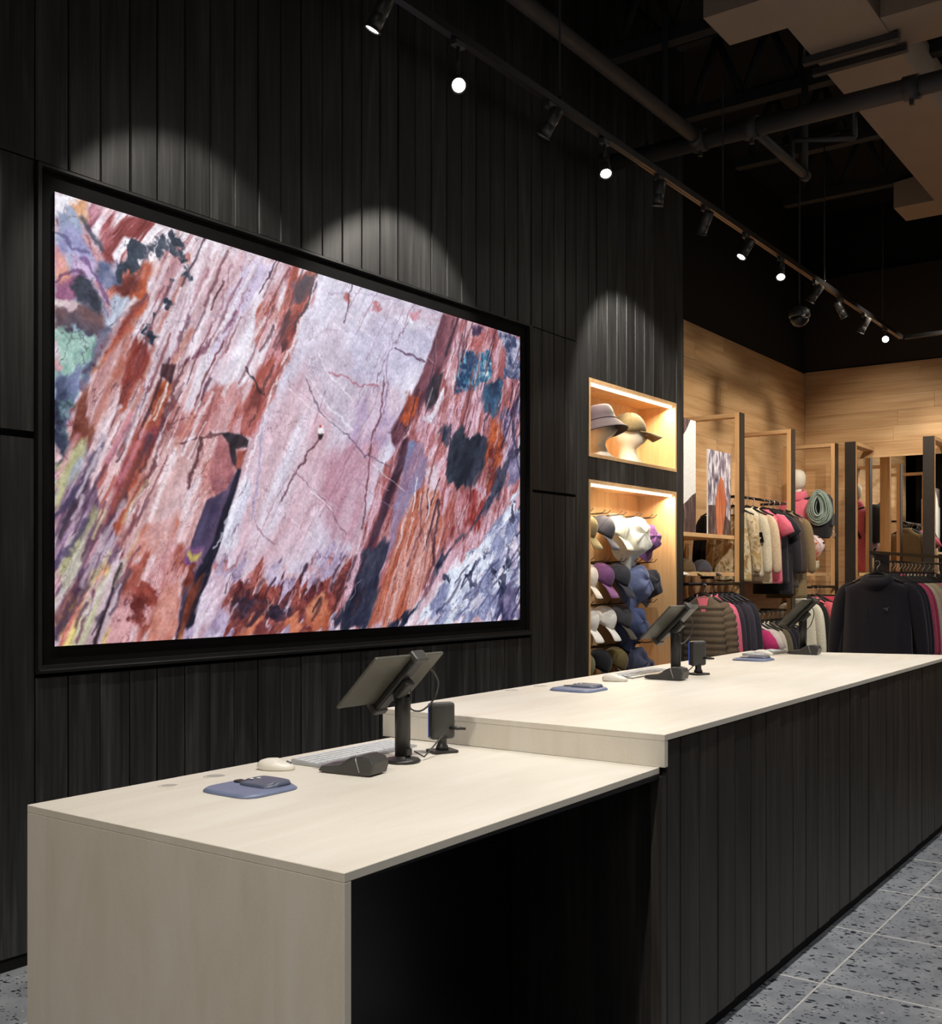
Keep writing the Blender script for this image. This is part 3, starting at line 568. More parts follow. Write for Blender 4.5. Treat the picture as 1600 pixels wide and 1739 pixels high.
CRK=[
([(444,534),(419,477),(394,425),(373,374),(368,355)],0.0035,(96,56,66),0.8,0.012),
([(655,583),(670,662),(689,740)],0.004,(72,44,62),0.8,0.012),
([(523,1006),(510,933),(504,889)],0.0035,(72,44,62),0.7,0.012),
([(655,940),(617,847),(580,748),(568,696)],0.003,(130,90,110),0.6,0.012),
([(627,850),(670,841),(705,833)],0.005,(90,60,90),0.8,0.012),
([(419,689),(450,614),(510,559),(551,515),(609,489)],0.003,(90,80,110),0.7,0.012),
([(470,727),(523,716),(580,720)],0.004,(170,90,110),0.7,0.012),
([(597,752),(587,644),(565,535),(554,411),(544,289)],0.005,(110,56,70),0.75,0.012),
([(609,827),(602,683),(594,646)],0.003,(130,90,130),0.6,0.012),
([(394,441),(444,382),(476,327),(510,279)],0.003,(130,90,110),0.6,0.012),
([(313,306),(330,261),(353,238)],0.003,(130,80,100),0.6,0.012),
([(332,588),(324,431),(308,306)],0.004,(150,150,196),0.7,0.012),
([(523,664),(470,718),(419,835)],0.0025,(230,226,240),0.6,0.012),
([(419,705),(470,635),(523,579)],0.004,(226,224,240),0.7,0.012),
([(280,835),(254,766),(223,711),(193,674)],0.008,(120,66,92),0.75,0.012),
([(193,674),(169,581),(146,491),(123,403)],0.006,(90,50,60),0.7,0.012),
([(134,481),(109,401),(92,316),(70,260)],0.012,(76,56,76),0.8,0.012),
([(179,569),(155,485),(127,362)],0.006,(90,50,60),0.7,0.012),
([(223,498),(208,429),(198,370)],0.007,(80,40,48),0.8,0.012),
([(179,480),(213,501),(251,514)],0.004,(80,40,50),0.7,0.012),
([(164,523),(198,547),(228,556)],0.003,(110,60,70),0.6,0.012),
([(92,180),(75,98),(62,45),(54,3)],0.006,(40,30,40),0.9,0.006),
([(54,126),(45,73),(25,5)],0.005,(110,60,90),0.7,0.012),
([(0,282),(21,323),(45,392),(66,476)],0.009,(60,56,90),0.7,0.012),
([(0,178),(21,218),(45,285)],0.008,(66,56,96),0.7,0.012),
([(0,17),(21,100),(45,179)],0.012,(60,44,80),0.7,0.012),
([(37,603),(62,663),(92,754),(132,824)],0.006,(100,60,80),0.7,0.012),
([(70,720),(54,661),(37,576)],0.012,(70,76,110),0.6,0.012),
([(275,954),(254,840),(228,728)],0.004,(170,120,140),0.7,0.012),
([(313,955),(280,820),(238,657),(208,561)],0.004,(180,120,136),0.7,0.012),
([(233,951),(213,855),(179,713),(164,637)],0.005,(180,120,136),0.7,0.012),
([(208,824),(188,744),(179,698)],0.005,(90,60,80),0.6,0.012),
([(179,777),(228,802),(280,820)],0.003,(170,150,170),0.6,0.012),
([(302,697),(324,656),(338,636)],0.005,(40,30,50),0.8,0.012),
([(37,958),(50,926),(66,900)],0.008,(60,66,90),0.8,0.012),
([(2,910),(13,909),(25,882),(45,884)],0.005,(90,80,130),0.7,0.012),
([(2,800),(13,821),(33,833),(45,824)],0.006,(90,50,100),0.7,0.012),
([(37,867),(58,836),(79,777)],0.006,(100,70,130),0.7,0.012),
([(370,724),(324,524),(293,396),(243,226)],0.004,(240,236,246),0.6,0.012),
([(439,990),(419,900),(373,724)],0.005,(236,230,242),0.7,0.012),
([(436,989),(421,917),(394,827)],0.004,(60,44,66),0.8,0.012),
([(470,952),(523,976),(670,1005),(743,989)],0.003,(170,150,186),0.6,0.012),
([(419,811),(470,852),(523,870)],0.0025,(180,150,170),0.5,0.012),
([(609,9),(639,187),(670,334)],0.004,(226,180,176),0.7,0.012),
([(694,400),(689,298),(655,187)],0.006,(110,70,90),0.7,0.012),
([(727,301),(732,226),(702,114)],0.007,(96,46,56),0.7,0.012),
([(743,396),(738,301),(727,188)],0.008,(76,44,60),0.8,0.012),
([(160,493),(143,406),(109,290),(88,180)],0.003,(236,220,226),0.6,0.012),
([(839,141),(895,91),(905,-10)],0.005,(90,100,140),0.6,0.012),
([(803,884),(786,783),(782,687),(821,617)],0.003,(220,190,206),0.6,0.012),
([(969,727),(986,606),(1000,525)],0.006,(46,56,90),0.7,0.012),
([(112,827),(118,864),(128,904),(139,944)],0.005241718935684073,(96,52,62),0.538771270276127,0.005),
([(205,734),(210,761),(220,791),(226,819)],0.005265278917468829,(70,44,60),0.527374247207696,0.005),
([(134,461),(154,516),(169,572),(191,630)],0.004752465534762599,(120,60,66),0.5211160696963137,0.005),
([(185,865),(208,938),(231,1011),(259,1089)],0.004374993846406388,(70,44,60),0.7892176352894538,0.005),
([(196,629),(208,679),(222,731),(240,784)],0.002364306182474544,(96,52,62),0.6350678969214878,0.005),
([(86,420),(93,441),(99,462),(105,482)],0.003856512470829354,(70,44,60),0.7037728743509322,0.005),
([(101,668),(118,729),(138,792),(158,856)],0.0026641525272880088,(120,60,66),0.5663697017998062,0.005),
([(52,631),(58,652),(68,675),(73,697)],0.0034266790054603407,(70,44,60),0.8364027027872492,0.005),
([(287,655),(312,729),(332,803),(355,880)],0.003887740510028469,(120,60,66),0.5500189494539339,0.005),
([(226,829),(239,880),(251,932),(268,986)],0.00598930399643831,(96,52,62),0.6257307081870694,0.005),
([(104,252),(110,275),(114,297),(120,320)],0.004504766448999874,(140,80,86),0.6830660290988048,0.005),
([(308,753),(331,831),(357,912),(385,995)],0.004069366901666692,(120,60,66),0.6184883846148911,0.005),
([(116,272),(129,329),(147,387),(164,446)],0.002990648874154681,(120,60,66),0.6168538864544317,0.005),
([(120,672),(133,735),(151,800),(169,867)],0.004681276339926564,(96,52,62),0.6477152090891382,0.005),
([(202,452),(218,506),(232,561),(241,615)],0.005890135454120543,(120,60,66),0.46781758783698013,0.005),
([(332,892),(354,970),(381,1053),(411,1138)],0.004362982556181374,(140,80,86),0.8209923785640069,0.005),
([(323,898),(349,970),(371,1041),(398,1116)],0.0029663439036550047,(70,44,60),0.7773716744534671,0.005),
([(67,402),(72,424),(81,448),(84,470)],0.0025028216892242585,(96,52,62),0.5687753791740208,0.005),
([(145,860),(162,929),(185,1003),(200,1075)],0.0050831043440794765,(140,80,86),0.4880478682434387,0.005),
([(77,455),(93,515),(112,577),(128,639)],0.0024542879103768723,(120,60,66),0.7047747740218206,0.005),
([(78,499),(87,534),(93,569),(103,605)],0.003182722102545794,(96,52,62),0.7342046832105751,0.005),
([(208,578),(221,634),(239,692),(259,753)],0.0035558041533156792,(120,60,66),0.8443219031809246,0.005),
([(229,714),(251,784),(267,854),(291,928)],0.00519002765472871,(140,80,86),0.6067224596162664,0.005),
([(117,479),(133,545),(151,613),(168,682)],0.004564046210610427,(70,44,60),0.8107653198824045,0.005),
([(153,501),(161,537),(174,574),(188,611)],0.0028827673796762614,(70,44,60),0.5806690072257006,0.005),
([(51,227),(70,282),(89,337),(103,394)],0.004419841464986966,(140,80,86),0.7144030409272446,0.005),
([(93,557),(109,618),(122,680),(138,743)],0.004813485446149285,(120,60,66),0.8087498619849554,0.005),
([(261,726),(271,759),(282,792),(290,825)],0.0037208242902448943,(140,80,86),0.8378051662966349,0.005),
([(135,596),(148,644),(157,692),(169,741)],0.005338805408659179,(140,80,86),0.8304264467616267,0.005),
([(234,834),(245,859),(254,884),(260,908)],0.0033865000669581116,(96,52,62),0.7522255160150004,0.005),
([(188,461),(198,503),(217,548),(225,591)],0.0027040421500960556,(96,52,62),0.5153278452095607,0.005),
([(120,531),(123,556),(130,582),(134,607)],0.0024327753971451955,(70,44,60),0.6938943054980986,0.005),
([(237,822),(242,850),(253,880),(257,907)],0.00358437189039808,(96,52,62),0.739482605101293,0.005),
([(210,567),(219,594),(226,622),(237,650)],0.005524175290619585,(70,44,60),0.6559346955756054,0.005),
([(205,714),(213,760),(230,810),(237,856)],0.007057276503100971,(232,220,232),0.6860330471866759,0.005),
([(111,509),(124,557),(143,607),(159,657)],0.00723874899161876,(232,220,232),0.46768055779209444,0.005),
([(94,521),(104,554),(110,586),(122,619)],0.00799103723006676,(232,220,232),0.5600353211784994,0.005),
([(56,444),(68,479),(77,514),(92,551)],0.006750326193887893,(232,220,232),0.6325615219172835,0.005),
([(136,836),(150,913),(167,993),(185,1075)],0.008569831389852341,(240,232,242),0.5997284216069032,0.005),
([(193,531),(205,588),(218,645),(237,705)],0.008450772381029655,(232,220,232),0.39087330570551876,0.005),
([(233,938),(247,1006),(260,1075),(276,1146)],0.008340974304307639,(232,220,232),0.635570963054126,0.005),
([(130,630),(141,686),(156,743),(166,799)],0.00817641424427607,(232,220,232),0.5459470949452845,0.005),
([(126,758),(139,820),(156,884),(171,949)],0.008830461335596966,(232,220,232),0.6145241876541763,0.005),
([(164,466),(182,535),(198,605),(218,677)],0.0031804958762096675,(232,220,232),0.5631156355179949,0.005),
([(230,714),(258,797),(286,881),(316,969)],0.004521602854226079,(240,232,242),0.6616937672700269,0.005),
([(193,850),(208,896),(215,939),(228,985)],0.008059483279078843,(240,232,242),0.6291392221300907,0.005),
([(136,288),(149,340),(161,393),(175,448)],0.008394494073910219,(240,232,242),0.6145753947521246,0.005),
([(120,482),(139,539),(158,598),(177,657)],0.003974135942989947,(240,232,242),0.36732968453043036,0.005),
([(251,759),(276,841),(305,927),(331,1013)],0.005353751710598494,(232,220,232),0.5392165024824359,0.005),
([(150,379),(170,447),(193,517),(217,589)],0.004429637940094739,(240,232,242),0.6786654689806251,0.005),
([(252,667),(263,722),(281,780),(289,836)],0.006207001546589007,(240,232,242),0.3594342871846419,0.005),
([(99,316),(120,376),(139,437),(162,501)],0.007315237140752373,(232,220,232),0.4073072511617518,0.005),
([(259,620),(286,691),(309,762),(336,837)],0.006585609311981173,(240,232,242),0.6631297001796854,0.005),
([(202,804),(220,865),(239,929),(254,991)],0.005621743853301786,(240,232,242),0.5675744292507985,0.005),
([(83,467),(93,501),(103,536),(116,572)],0.008569849744845166,(232,220,232),0.4403021507627462,0.005),
([(142,526),(157,579),(167,632),(183,686)],0.0037165385070713273,(240,232,242),0.69571300413936,0.005),
([(85,394),(98,446),(109,499),(115,552)],0.008650219114738178,(240,232,242),0.5403363984942976,0.005),
([(185,294),(194,328),(206,362),(218,397)],0.008328300974090996,(232,220,232),0.6715716056223208,0.005),
([(58,639),(75,695),(92,751),(112,810)],0.0078045977096762986,(240,232,242),0.44923392437095466,0.005),
([(302,823),(336,910),(361,997),(393,1089)],0.004748622962227273,(232,220,232),0.37268647314882847,0.005),
([(201,686),(210,720),(214,753),(222,787)],0.0038350656972638963,(240,232,242),0.6620557411492389,0.005),
([(198,444),(207,475),(217,506),(227,537)],0.003030769638287399,(240,232,242),0.6186824269243554,0.005),
([(208,624),(220,666),(230,707),(241,750)],0.004485463231156492,(232,220,232),0.4097073573113985,0.005),
([(188,452),(204,506),(218,560),(240,617)],0.0071029733228821345,(232,220,232),0.6802444272968923,0.005),
([(149,457),(161,498),(167,538),(176,579)],0.00786417107567215,(150,66,58),0.4912189517194606,0.005),
([(54,493),(66,544),(76,595),(93,648)],0.013009833434530837,(176,88,66),0.3668558700026329,0.005),
([(90,615),(99,649),(108,683),(122,719)],0.006768999527973165,(176,88,66),0.4219163663790556,0.005),
([(90,659),(96,701),(106,743),(115,786)],0.013026880543361291,(176,88,66),0.3001699433023088,0.005),
([(84,317),(97,354),(104,391),(116,429)],0.00913937068925328,(176,88,66),0.4346634538194073,0.005),
([(114,325),(117,345),(123,366),(127,386)],0.013211790673939383,(150,66,58),0.3953157337039766,0.005),
([(90,229),(99,250),(107,270),(114,291)],0.011686485021566537,(150,66,58),0.5955993325653379,0.005),
([(85,622),(95,670),(104,718),(117,767)],0.010160407953132009,(176,88,66),0.48424865570190356,0.005),
([(162,640),(175,679),(189,719),(204,760)],0.009956318430042993,(176,88,66),0.5517915167640026,0.005),
([(97,550),(110,599),(127,650),(141,702)],0.01033006869059392,(150,66,58),0.5319697348767651,0.005),
([(82,460),(98,505),(111,550),(125,596)],0.008034713303566036,(176,88,66),0.5648504994369615,0.005),
([(102,361),(107,398),(117,435),(126,473)],0.008522802818840701,(150,66,58),0.5515389839916477,0.005),
([(123,605),(127,625),(133,645),(137,665)],0.0077983216925321605,(176,88,66),0.46332315492785536,0.005),
([(178,474),(187,500),(195,526),(205,553)],0.009246811066703949,(176,88,66),0.512346908645432,0.005),
([(135,699),(143,727),(146,754),(154,783)],0.013018223987796649,(150,66,58),0.320654950008255,0.005),
([(150,744),(164,792),(175,838),(187,886)],0.006679264715036746,(176,88,66),0.5176440214495249,0.005),
([(86,136),(99,165),(107,196),(119,226)],0.0038491892975009265,(104,70,90),0.6131667907963636,0.005),
([(97,240),(109,272),(124,304),(134,335)],0.00585376254496822,(104,70,90),0.5593096664236857,0.005),
([(58,58),(69,82),(76,107),(89,132)],0.007677147527495947,(76,60,84),0.6767676525568204,0.005),
([(39,206),(50,243),(66,280),(78,318)],0.0033564986143772026,(104,70,90),0.4124468358773128,0.005),
([(51,149),(59,185),(68,222),(80,259)],0.0035832735751378346,(104,70,90),0.6328272056546828,0.005),
([(27,46),(32,62),(35,77),(42,93)],0.007421263215062855,(104,70,90),0.7804789653678401,0.005),
([(77,71),(89,102),(94,134),(106,166)],0.007661608346213583,(76,60,84),0.6915246562316139,0.005),
([(47,213),(52,233),(58,253),(65,273)],0.005246271832449769,(104,70,90),0.7958134857226068,0.005),
([(8,241),(15,266),(19,290),(26,314)],0.00784417896417234,(60,50,66),0.6014487643662675,0.005),
([(50,21),(56,39),(62,57),(67,76)],0.0037918189236165497,(60,50,66),0.754904029297566,0.005),
([(69,235),(73,252),(79,269),(82,287)],0.006574658545476866,(104,70,90),0.5205057483543943,0.005),
([(27,253),(37,290),(44,328),(57,368)],0.003955869695028563,(76,60,84),0.6123604014316482,0.005),
([(34,112),(45,158),(58,205),(69,253)],0.00700427979874469,(76,60,84),0.5393717629857289,0.005),
([(37,192),(44,220),(54,248),(60,277)],0.006591682267685816,(104,70,90),0.6118462662764885,0.005),
([(37,197),(47,238),(61,280),(71,322)],0.003765314812319544,(104,70,90),0.6686206302281167,0.005),
([(86,435),(99,475),(111,516),(118,556)],0.005033882300191523,(104,70,90),0.4667223840392805,0.005),
([(11,43),(27,87),(45,132),(65,179)],0.006877059738257665,(76,60,84),0.6537313769007551,0.005),
([(26,123),(39,161),(54,199),(71,238)],0.004279287720499819,(104,70,90),0.5368459703317549,0.005),
([(58,369),(72,414),(86,460),(103,507)],0.006004781539623199,(104,70,90),0.7591857008003605,0.005),
([(12,272),(25,312),(40,354),(50,395)],0.0072559495000743225,(60,50,66),0.4695983239578529,0.005),
([(70,418),(84,458),(97,499),(108,540)],0.008980274617627602,(226,150,170),0.6769016669185652,0.005),
([(95,279),(107,314),(120,349),(134,384)],0.005241396570855981,(206,196,150),0.45667649871177707,0.005),
([(23,282),(30,300),(35,319),(37,337)],0.0054977655934409465,(214,196,210),0.6350453099980253,0.005),
([(41,68),(58,111),(76,155),(90,200)],0.008650676796481002,(214,196,210),0.5915856215393763,0.005),
([(66,185),(71,203),(80,222),(88,240)],0.007494470310655105,(214,196,210),0.43140146313567207,0.005),
([(52,240),(57,261),(64,283),(71,304)],0.006338842611936523,(206,196,150),0.6679779900324154,0.005),
([(51,140),(58,162),(69,184),(77,206)],0.008017890954577417,(206,196,150),0.5856926519648513,0.005),
([(83,133),(93,175),(108,219),(121,263)],0.004140517769753349,(206,196,150),0.45192016526123163,0.005),
([(3,370),(13,403),(19,436),(31,471)],0.00840064994908877,(226,150,170),0.5713561741196956,0.005),
([(76,77),(85,96),(86,115),(92,134)],0.0047302870332168664,(214,196,210),0.6505051290123254,0.005),
([(62,212),(71,251),(87,290),(97,329)],0.008134698006720516,(214,196,210),0.630306021164724,0.005),
([(91,376),(104,416),(115,456),(125,497)],0.008383308430518512,(226,150,170),0.5260736792744487,0.005),
([(29,332),(40,370),(51,407),(61,446)],0.004549313744518885,(214,196,210),0.7352782831321604,0.005),
([(36,136),(46,171),(57,208),(64,244)],0.007720922768264134,(214,196,210),0.5933992666462548,0.005),
([(363,764),(375,802),(386,841),(401,881)],0.004808452695823837,(120,60,66),0.638415007684153,0.005),
([(348,662),(353,681),(362,700),(369,720)],0.005571351097869391,(140,80,86),0.5918348651162786,0.005),
([(333,646),(337,669),(347,694),(352,718)],0.0053219333740341344,(96,52,62),0.7552091577508493,0.005),
([(402,904),(406,917),(406,929),(408,941)],0.005536578193086393,(96,52,62),0.6486949018202194,0.005),
([(352,768),(364,803),(372,837),(386,874)],0.005928372134819329,(70,44,60),0.5662367875603646,0.005),
([(327,747),(336,772),(347,797),(353,821)],0.005632101045289741,(96,52,62),0.6924985964079214,0.005),
([(381,868),(391,910),(400,953),(412,997)],0.004326441131889881,(96,52,62),0.7499642638012873,0.005),
([(342,641),(353,677),(370,715),(383,752)],0.0030881550491141676,(140,80,86),0.7789071516862484,0.005),
([(416,919),(427,959),(442,1001),(452,1041)],0.005848804658423079,(96,52,62),0.6160508150807215,0.005),
([(411,912),(415,927),(421,943),(427,959)],0.005030488915391443,(120,60,66),0.5649785981375942,0.005),
([(362,771),(373,799),(380,826),(394,856)],0.0035181176088417707,(140,80,86),0.6699881934970964,0.005),
([(305,547),(307,558),(314,569),(316,579)],0.003975169105597201,(70,44,60),0.6265578252689279,0.005),
([(374,877),(377,894),(384,914),(384,930)],0.0034345281036884463,(120,60,66),0.5942969643500007,0.005),
([(357,760),(359,774),(366,788),(373,803)],0.003981861720157036,(120,60,66),0.5731123909250135,0.005),
([(912,573),(931,644),(947,717),(967,791)],0.004530031006869999,(140,80,86),0.5380233868665298,0.005),
([(767,862),(773,893),(784,927),(791,959)],0.0031036302029953822,(96,52,62),0.7637047143747435,0.005),
([(938,603),(960,669),(977,734),(1002,803)],0.005865558316143233,(46,40,66),0.7159031991413958,0.005),
([(770,314),(786,373),(798,432),(815,493)],0.004830119115739715,(140,80,86),0.5032320848019127,0.005),
([(674,213),(684,243),(685,273),(697,304)],0.004734205424650292,(96,52,62),0.47298004565551616,0.005),
([(716,450),(728,514),(746,579),(757,643)],0.005641884842099836,(140,80,86),0.8431459878561735,0.005),
([(782,281),(805,348),(823,416),(842,485)],0.003960810975535159,(140,80,86),0.7007091192969662,0.005),
([(884,525),(884,553),(888,581),(896,611)],0.004854022181833196,(70,44,60),0.4696793720496856,0.005),
([(763,865),(781,931),(800,1000),(819,1069)],0.005154066598900692,(46,40,66),0.7864540842846177,0.005),
([(790,763),(799,826),(801,887),(813,951)],0.004744924625122042,(46,40,66),0.5674832835182559,0.005),
([(791,496),(800,564),(818,633),(832,703)],0.003333439295132009,(46,40,66),0.8441833919635457,0.005),
([(933,638),(933,673),(944,711),(949,747)],0.0032561994192983113,(46,40,66),0.5378131106550774,0.005),
([(710,369),(713,389),(711,409),(714,429)],0.0036659085294655155,(70,44,60),0.832425049105624,0.005),
([(775,476),(784,531),(791,586),(810,643)],0.00428338186532509,(70,44,60),0.4808053430441975,0.005),
([(836,402),(839,469),(855,538),(857,606)],0.005828414530284747,(70,44,60),0.5518749842636399,0.005),
([(973,881),(985,912),(993,941),(1001,970)],0.0052168246324772564,(96,52,62),0.6625038002880974,0.005),
([(709,134),(713,161),(716,189),(722,216)],0.0025527158759883245,(140,80,86),0.5622214061437465,0.005),
([(779,854),(791,895),(791,932),(798,972)],0.005528960833385988,(140,80,86),0.6489430012565002,0.005),
([(764,479),(768,519),(774,561),(777,601)],0.004121629738443983,(46,40,66),0.7984137699498536,0.005),
([(708,704),(718,765),(730,827),(732,887)],0.00353385755100394,(46,40,66),0.7191421898736277,0.005),
([(854,708),(862,741),(859,771),(865,804)],0.0049388047531283424,(140,80,86),0.5213440748016284,0.005),
([(951,559),(975,629),(997,699),(1017,770)],0.0025433040768986642,(70,44,60),0.5117264606305818,0.005),
([(978,586),(991,615),(990,642),(1009,672)],0.004962912321883615,(96,52,62),0.6751065457394112,0.005),
([(828,848),(837,899),(847,950),(865,1005)],0.003410480212328077,(120,60,66),0.5226073123244321,0.005),
([(951,588),(965,651),(976,714),(988,778)],0.0026273826035886714,(140,80,86),0.7770223125080642,0.005),
([(799,577),(809,647),(827,718),(839,790)],0.005459370084232989,(96,52,62),0.7883262489354128,0.005),
([(870,784),(884,844),(902,906),(916,968)],0.0030498618354752056,(70,44,60),0.6949716804441208,0.005),
([(811,852),(822,900),(828,946),(845,997)],0.004983620367125234,(120,60,66),0.6769262668439063,0.005),
([(966,713),(976,752),(986,792),(995,831)],0.004755120950275574,(70,44,60),0.6662746574069771,0.005),
([(816,357),(834,405),(840,452),(854,501)],0.0038721878473201438,(96,52,62),0.6712934796766143,0.005),
([(884,855),(899,927),(921,1002),(928,1074)],0.004303934427914428,(70,44,60),0.6728576932635405,0.005),
([(704,319),(710,342),(712,365),(713,388)],0.002550575499666861,(46,40,66),0.7843016177440092,0.005),
([(878,645),(881,676),(898,709),(898,739)],0.0059156038362842564,(70,44,60),0.7205262250074757,0.005),
([(802,496),(809,551),(825,607),(840,664)],0.0053338342539539785,(96,52,62),0.7794045262552887,0.005),
([(896,640),(907,679),(921,720),(926,759)],0.005217307967379287,(140,80,86),0.4552565283096862,0.005),
([(830,685),(839,751),(856,819),(867,887)],0.005720061648784488,(140,80,86),0.6801719618088442,0.005),
([(704,174),(707,214),(715,254),(725,294)],0.0042753682514641905,(140,80,86),0.6304120315869685,0.005),
([(876,628),(885,659),(890,690),(900,721)],0.005594456757947697,(96,52,62),0.4792205478358238,0.005),
([(719,381),(730,410),(738,439),(747,469)],0.0032686923166355647,(46,40,66),0.8177472465434039,0.005),
([(975,644),(978,703),(987,764),(1002,827)],0.005887865349537681,(70,44,60),0.5541658091193956,0.005),
([(953,712),(965,752),(971,791),(974,829)],0.004055859472260356,(46,40,66),0.8026057043970545,0.005),
([(828,742),(836,788),(844,835),(848,880)],0.005341874788237348,(140,80,86),0.7274581080360143,0.005),
([(704,240),(718,293),(728,347),(741,401)],0.005901214003029044,(70,44,60),0.8247783135077786,0.005),
([(813,874),(816,931),(825,989),(832,1047)],0.0058385288813032135,(70,44,60),0.5214389738746905,0.005),
([(800,792),(811,850),(815,905),(830,965)],0.0040269782366141,(96,52,62),0.46028008657625186,0.005),
([(824,606),(825,628),(836,652),(839,674)],0.0026307224310910832,(120,60,66),0.732922464540769,0.005),
([(632,241),(644,273),(642,304),(655,336)],0.002978079553713479,(232,220,232),0.5029362445354675,0.005),
([(735,855),(732,877),(736,900),(737,923)],0.0026528095000913905,(214,170,176),0.40944339748871317,0.005),
([(920,636),(929,688),(937,740),(935,790)],0.002776180228623595,(214,170,176),0.5017344999959181,0.005),
([(912,598),(920,616),(925,633),(923,650)],0.0040715617778259786,(214,170,176),0.6892954298904228,0.005),
([(863,552),(864,568),(875,586),(877,602)],0.0031141532897169377,(232,220,232),0.691044673686155,0.005),
([(786,757),(783,776),(792,799),(787,818)],0.004318849143783176,(240,232,242),0.5537935550747246,0.005),
([(700,645),(707,680),(716,715),(727,752)],0.003095363796576628,(240,232,242),0.40065720128463334,0.005),
([(688,362),(691,378),(692,394),(694,411)],0.004546098694796269,(232,220,232),0.6175193542046526,0.005),
([(733,629),(736,670),(743,712),(747,754)],0.0023608645511391008,(214,170,176),0.6439205319675272,0.005),
([(851,799),(857,841),(865,884),(867,925)],0.00307336957390523,(214,170,176),0.6288945031327815,0.005),
([(922,872),(926,917),(936,964),(943,1010)],0.0039174764774859904,(214,170,176),0.7140726468559295,0.005),
([(864,831),(867,883),(877,938),(892,994)],0.002276873375299372,(214,170,176),0.707608827756741,0.005),
([(846,536),(852,559),(855,581),(855,602)],0.002643297117069574,(214,170,176),0.45459697598755117,0.005),
([(691,151),(695,165),(698,179),(702,194)],0.0036751861404941176,(214,170,176),0.4578376131675696,0.005),
([(686,166),(693,204),(706,243),(705,282)],0.003920645294643567,(240,232,242),0.4489088937608916,0.005),
([(705,324),(713,350),(715,375),(715,401)],0.004480380277575859,(232,220,232),0.7102904442691789,0.005),
([(858,775),(867,800),(865,823),(870,848)],0.003866036504290538,(214,170,176),0.4635624270751518,0.005),
([(814,595),(815,610),(814,624),(816,639)],0.0035503592284434607,(232,220,232),0.6566503142493686,0.005),
([(997,608),(1004,649),(1022,692),(1037,735)],0.00490578908972566,(232,220,232),0.7228419578417602,0.005),
([(672,355),(678,390),(679,424),(684,459)],0.0036259959587047206,(240,232,242),0.7020469593053376,0.005),
([(927,738),(937,762),(940,785),(943,807)],0.004059887488320146,(232,220,232),0.5081341817901391,0.005),
([(771,778),(776,825),(789,875),(796,923)],0.0020075676672267682,(232,220,232),0.44427632350550755,0.005),
([(994,701),(993,733),(996,766),(1011,802)],0.003631724205336342,(232,220,232),0.45031061315608123,0.005),
([(676,480),(683,508),(685,535),(696,564)],0.002328415517360751,(214,170,176),0.5781042077956517,0.005),
([(818,874),(825,903),(838,934),(840,962)],0.0030216545155119356,(240,232,242),0.5917406108798179,0.005),
([(761,794),(773,827),(778,859),(788,892)],0.0034576930421325583,(232,220,232),0.7292664059434911,0.005),
([(738,35),(743,46),(756,57),(762,68)],0.007728353126525333,(50,56,90),0.7327536208427265,0.005),
([(815,76),(819,85),(828,94),(837,103)],0.007144437266170257,(50,56,90),0.5518097356674911,0.005),
([(956,48),(968,61),(977,74),(975,88)],0.006853729549572604,(80,84,124),0.6569711187753748,0.005),
([(767,66),(783,91),(798,117),(807,143)],0.0074854399921292095,(96,90,120),0.8057903377158762,0.005),
([(807,110),(823,132),(835,154),(847,177)],0.0036103172365137565,(96,90,120),0.8153273972934103,0.005),
([(968,142),(988,172),(998,203),(1015,233)],0.0047750808550143225,(96,90,120),0.6567371118527556,0.005),
([(923,52),(950,82),(968,113),(990,145)],0.005773060434474234,(96,90,120),0.5723186117350219,0.005),
([(848,92),(860,105),(865,118),(870,131)],0.006729390320367697,(96,90,120),0.666539410944041,0.005),
([(971,14),(985,40),(1006,66),(1031,93)],0.006917677714720994,(50,56,90),0.779348591808116,0.005),
([(963,62),(970,77),(978,93),(987,109)],0.005626905159171556,(96,90,120),0.8156667555657815,0.005),
([(792,131),(804,151),(816,172),(832,192)],0.004508793921186886,(50,56,90),0.6512428621525375,0.005),
([(905,109),(911,122),(921,136),(928,150)],0.003804817933389,(96,90,120),0.5977120511022371,0.005),
([(868,134),(888,159),(903,185),(930,212)],0.0037073769766047724,(80,84,124),0.8258645882391862,0.005),
([(918,128),(939,162),(961,195),(979,230)],0.004486184759711683,(80,84,124),0.7510468801942005,0.005),
([(988,43),(1001,67),(1012,92),(1036,116)],0.006169410201615932,(96,90,120),0.8060666619340289,0.005),
([(806,26),(828,50),(838,74),(861,98)],0.006132934380909635,(80,84,124),0.6510660395701573,0.005),
([(996,389),(1011,412),(1029,435),(1040,458)],0.006349414634195691,(50,56,90),0.8419755022470324,0.005),
([(811,119),(820,146),(843,174),(853,202)],0.007114911122050283,(50,56,90),0.8302516328896877,0.005),
([(859,29),(865,49),(879,68),(892,88)],0.0031642616839599558,(50,56,90),0.5331690770700688,0.005),
([(839,162),(846,178),(856,195),(867,211)],0.007565868207801463,(50,56,90),0.6311263369684181,0.005),
([(973,197),(995,226),(1010,255),(1041,285)],0.005486640396530521,(80,84,124),0.594005196410891,0.005),
([(955,185),(973,215),(991,247),(1019,279)],0.00428099845385764,(96,90,120),0.8078709227684993,0.005),
([(989,294),(1003,316),(1011,338),(1030,361)],0.0057188604636740316,(50,56,90),0.7934281690196302,0.005),
([(969,141),(984,157),(982,173),(999,189)],0.005285923457659576,(80,84,124),0.7282098517647762,0.005),
([(918,46),(933,72),(950,99),(966,125)],0.003316684325979645,(96,90,120),0.8241300306065058,0.005),
([(838,115),(839,125),(856,135),(855,145)],0.006045966090118145,(96,90,120),0.5624622133691676,0.005),
([(528,58),(530,68),(531,78),(535,88)],0.005876260972537172,(70,40,50),0.589848165646166,0.005),
([(365,105),(367,112),(366,120),(369,127)],0.0031067219368563306,(70,40,50),0.673668667498051,0.005),
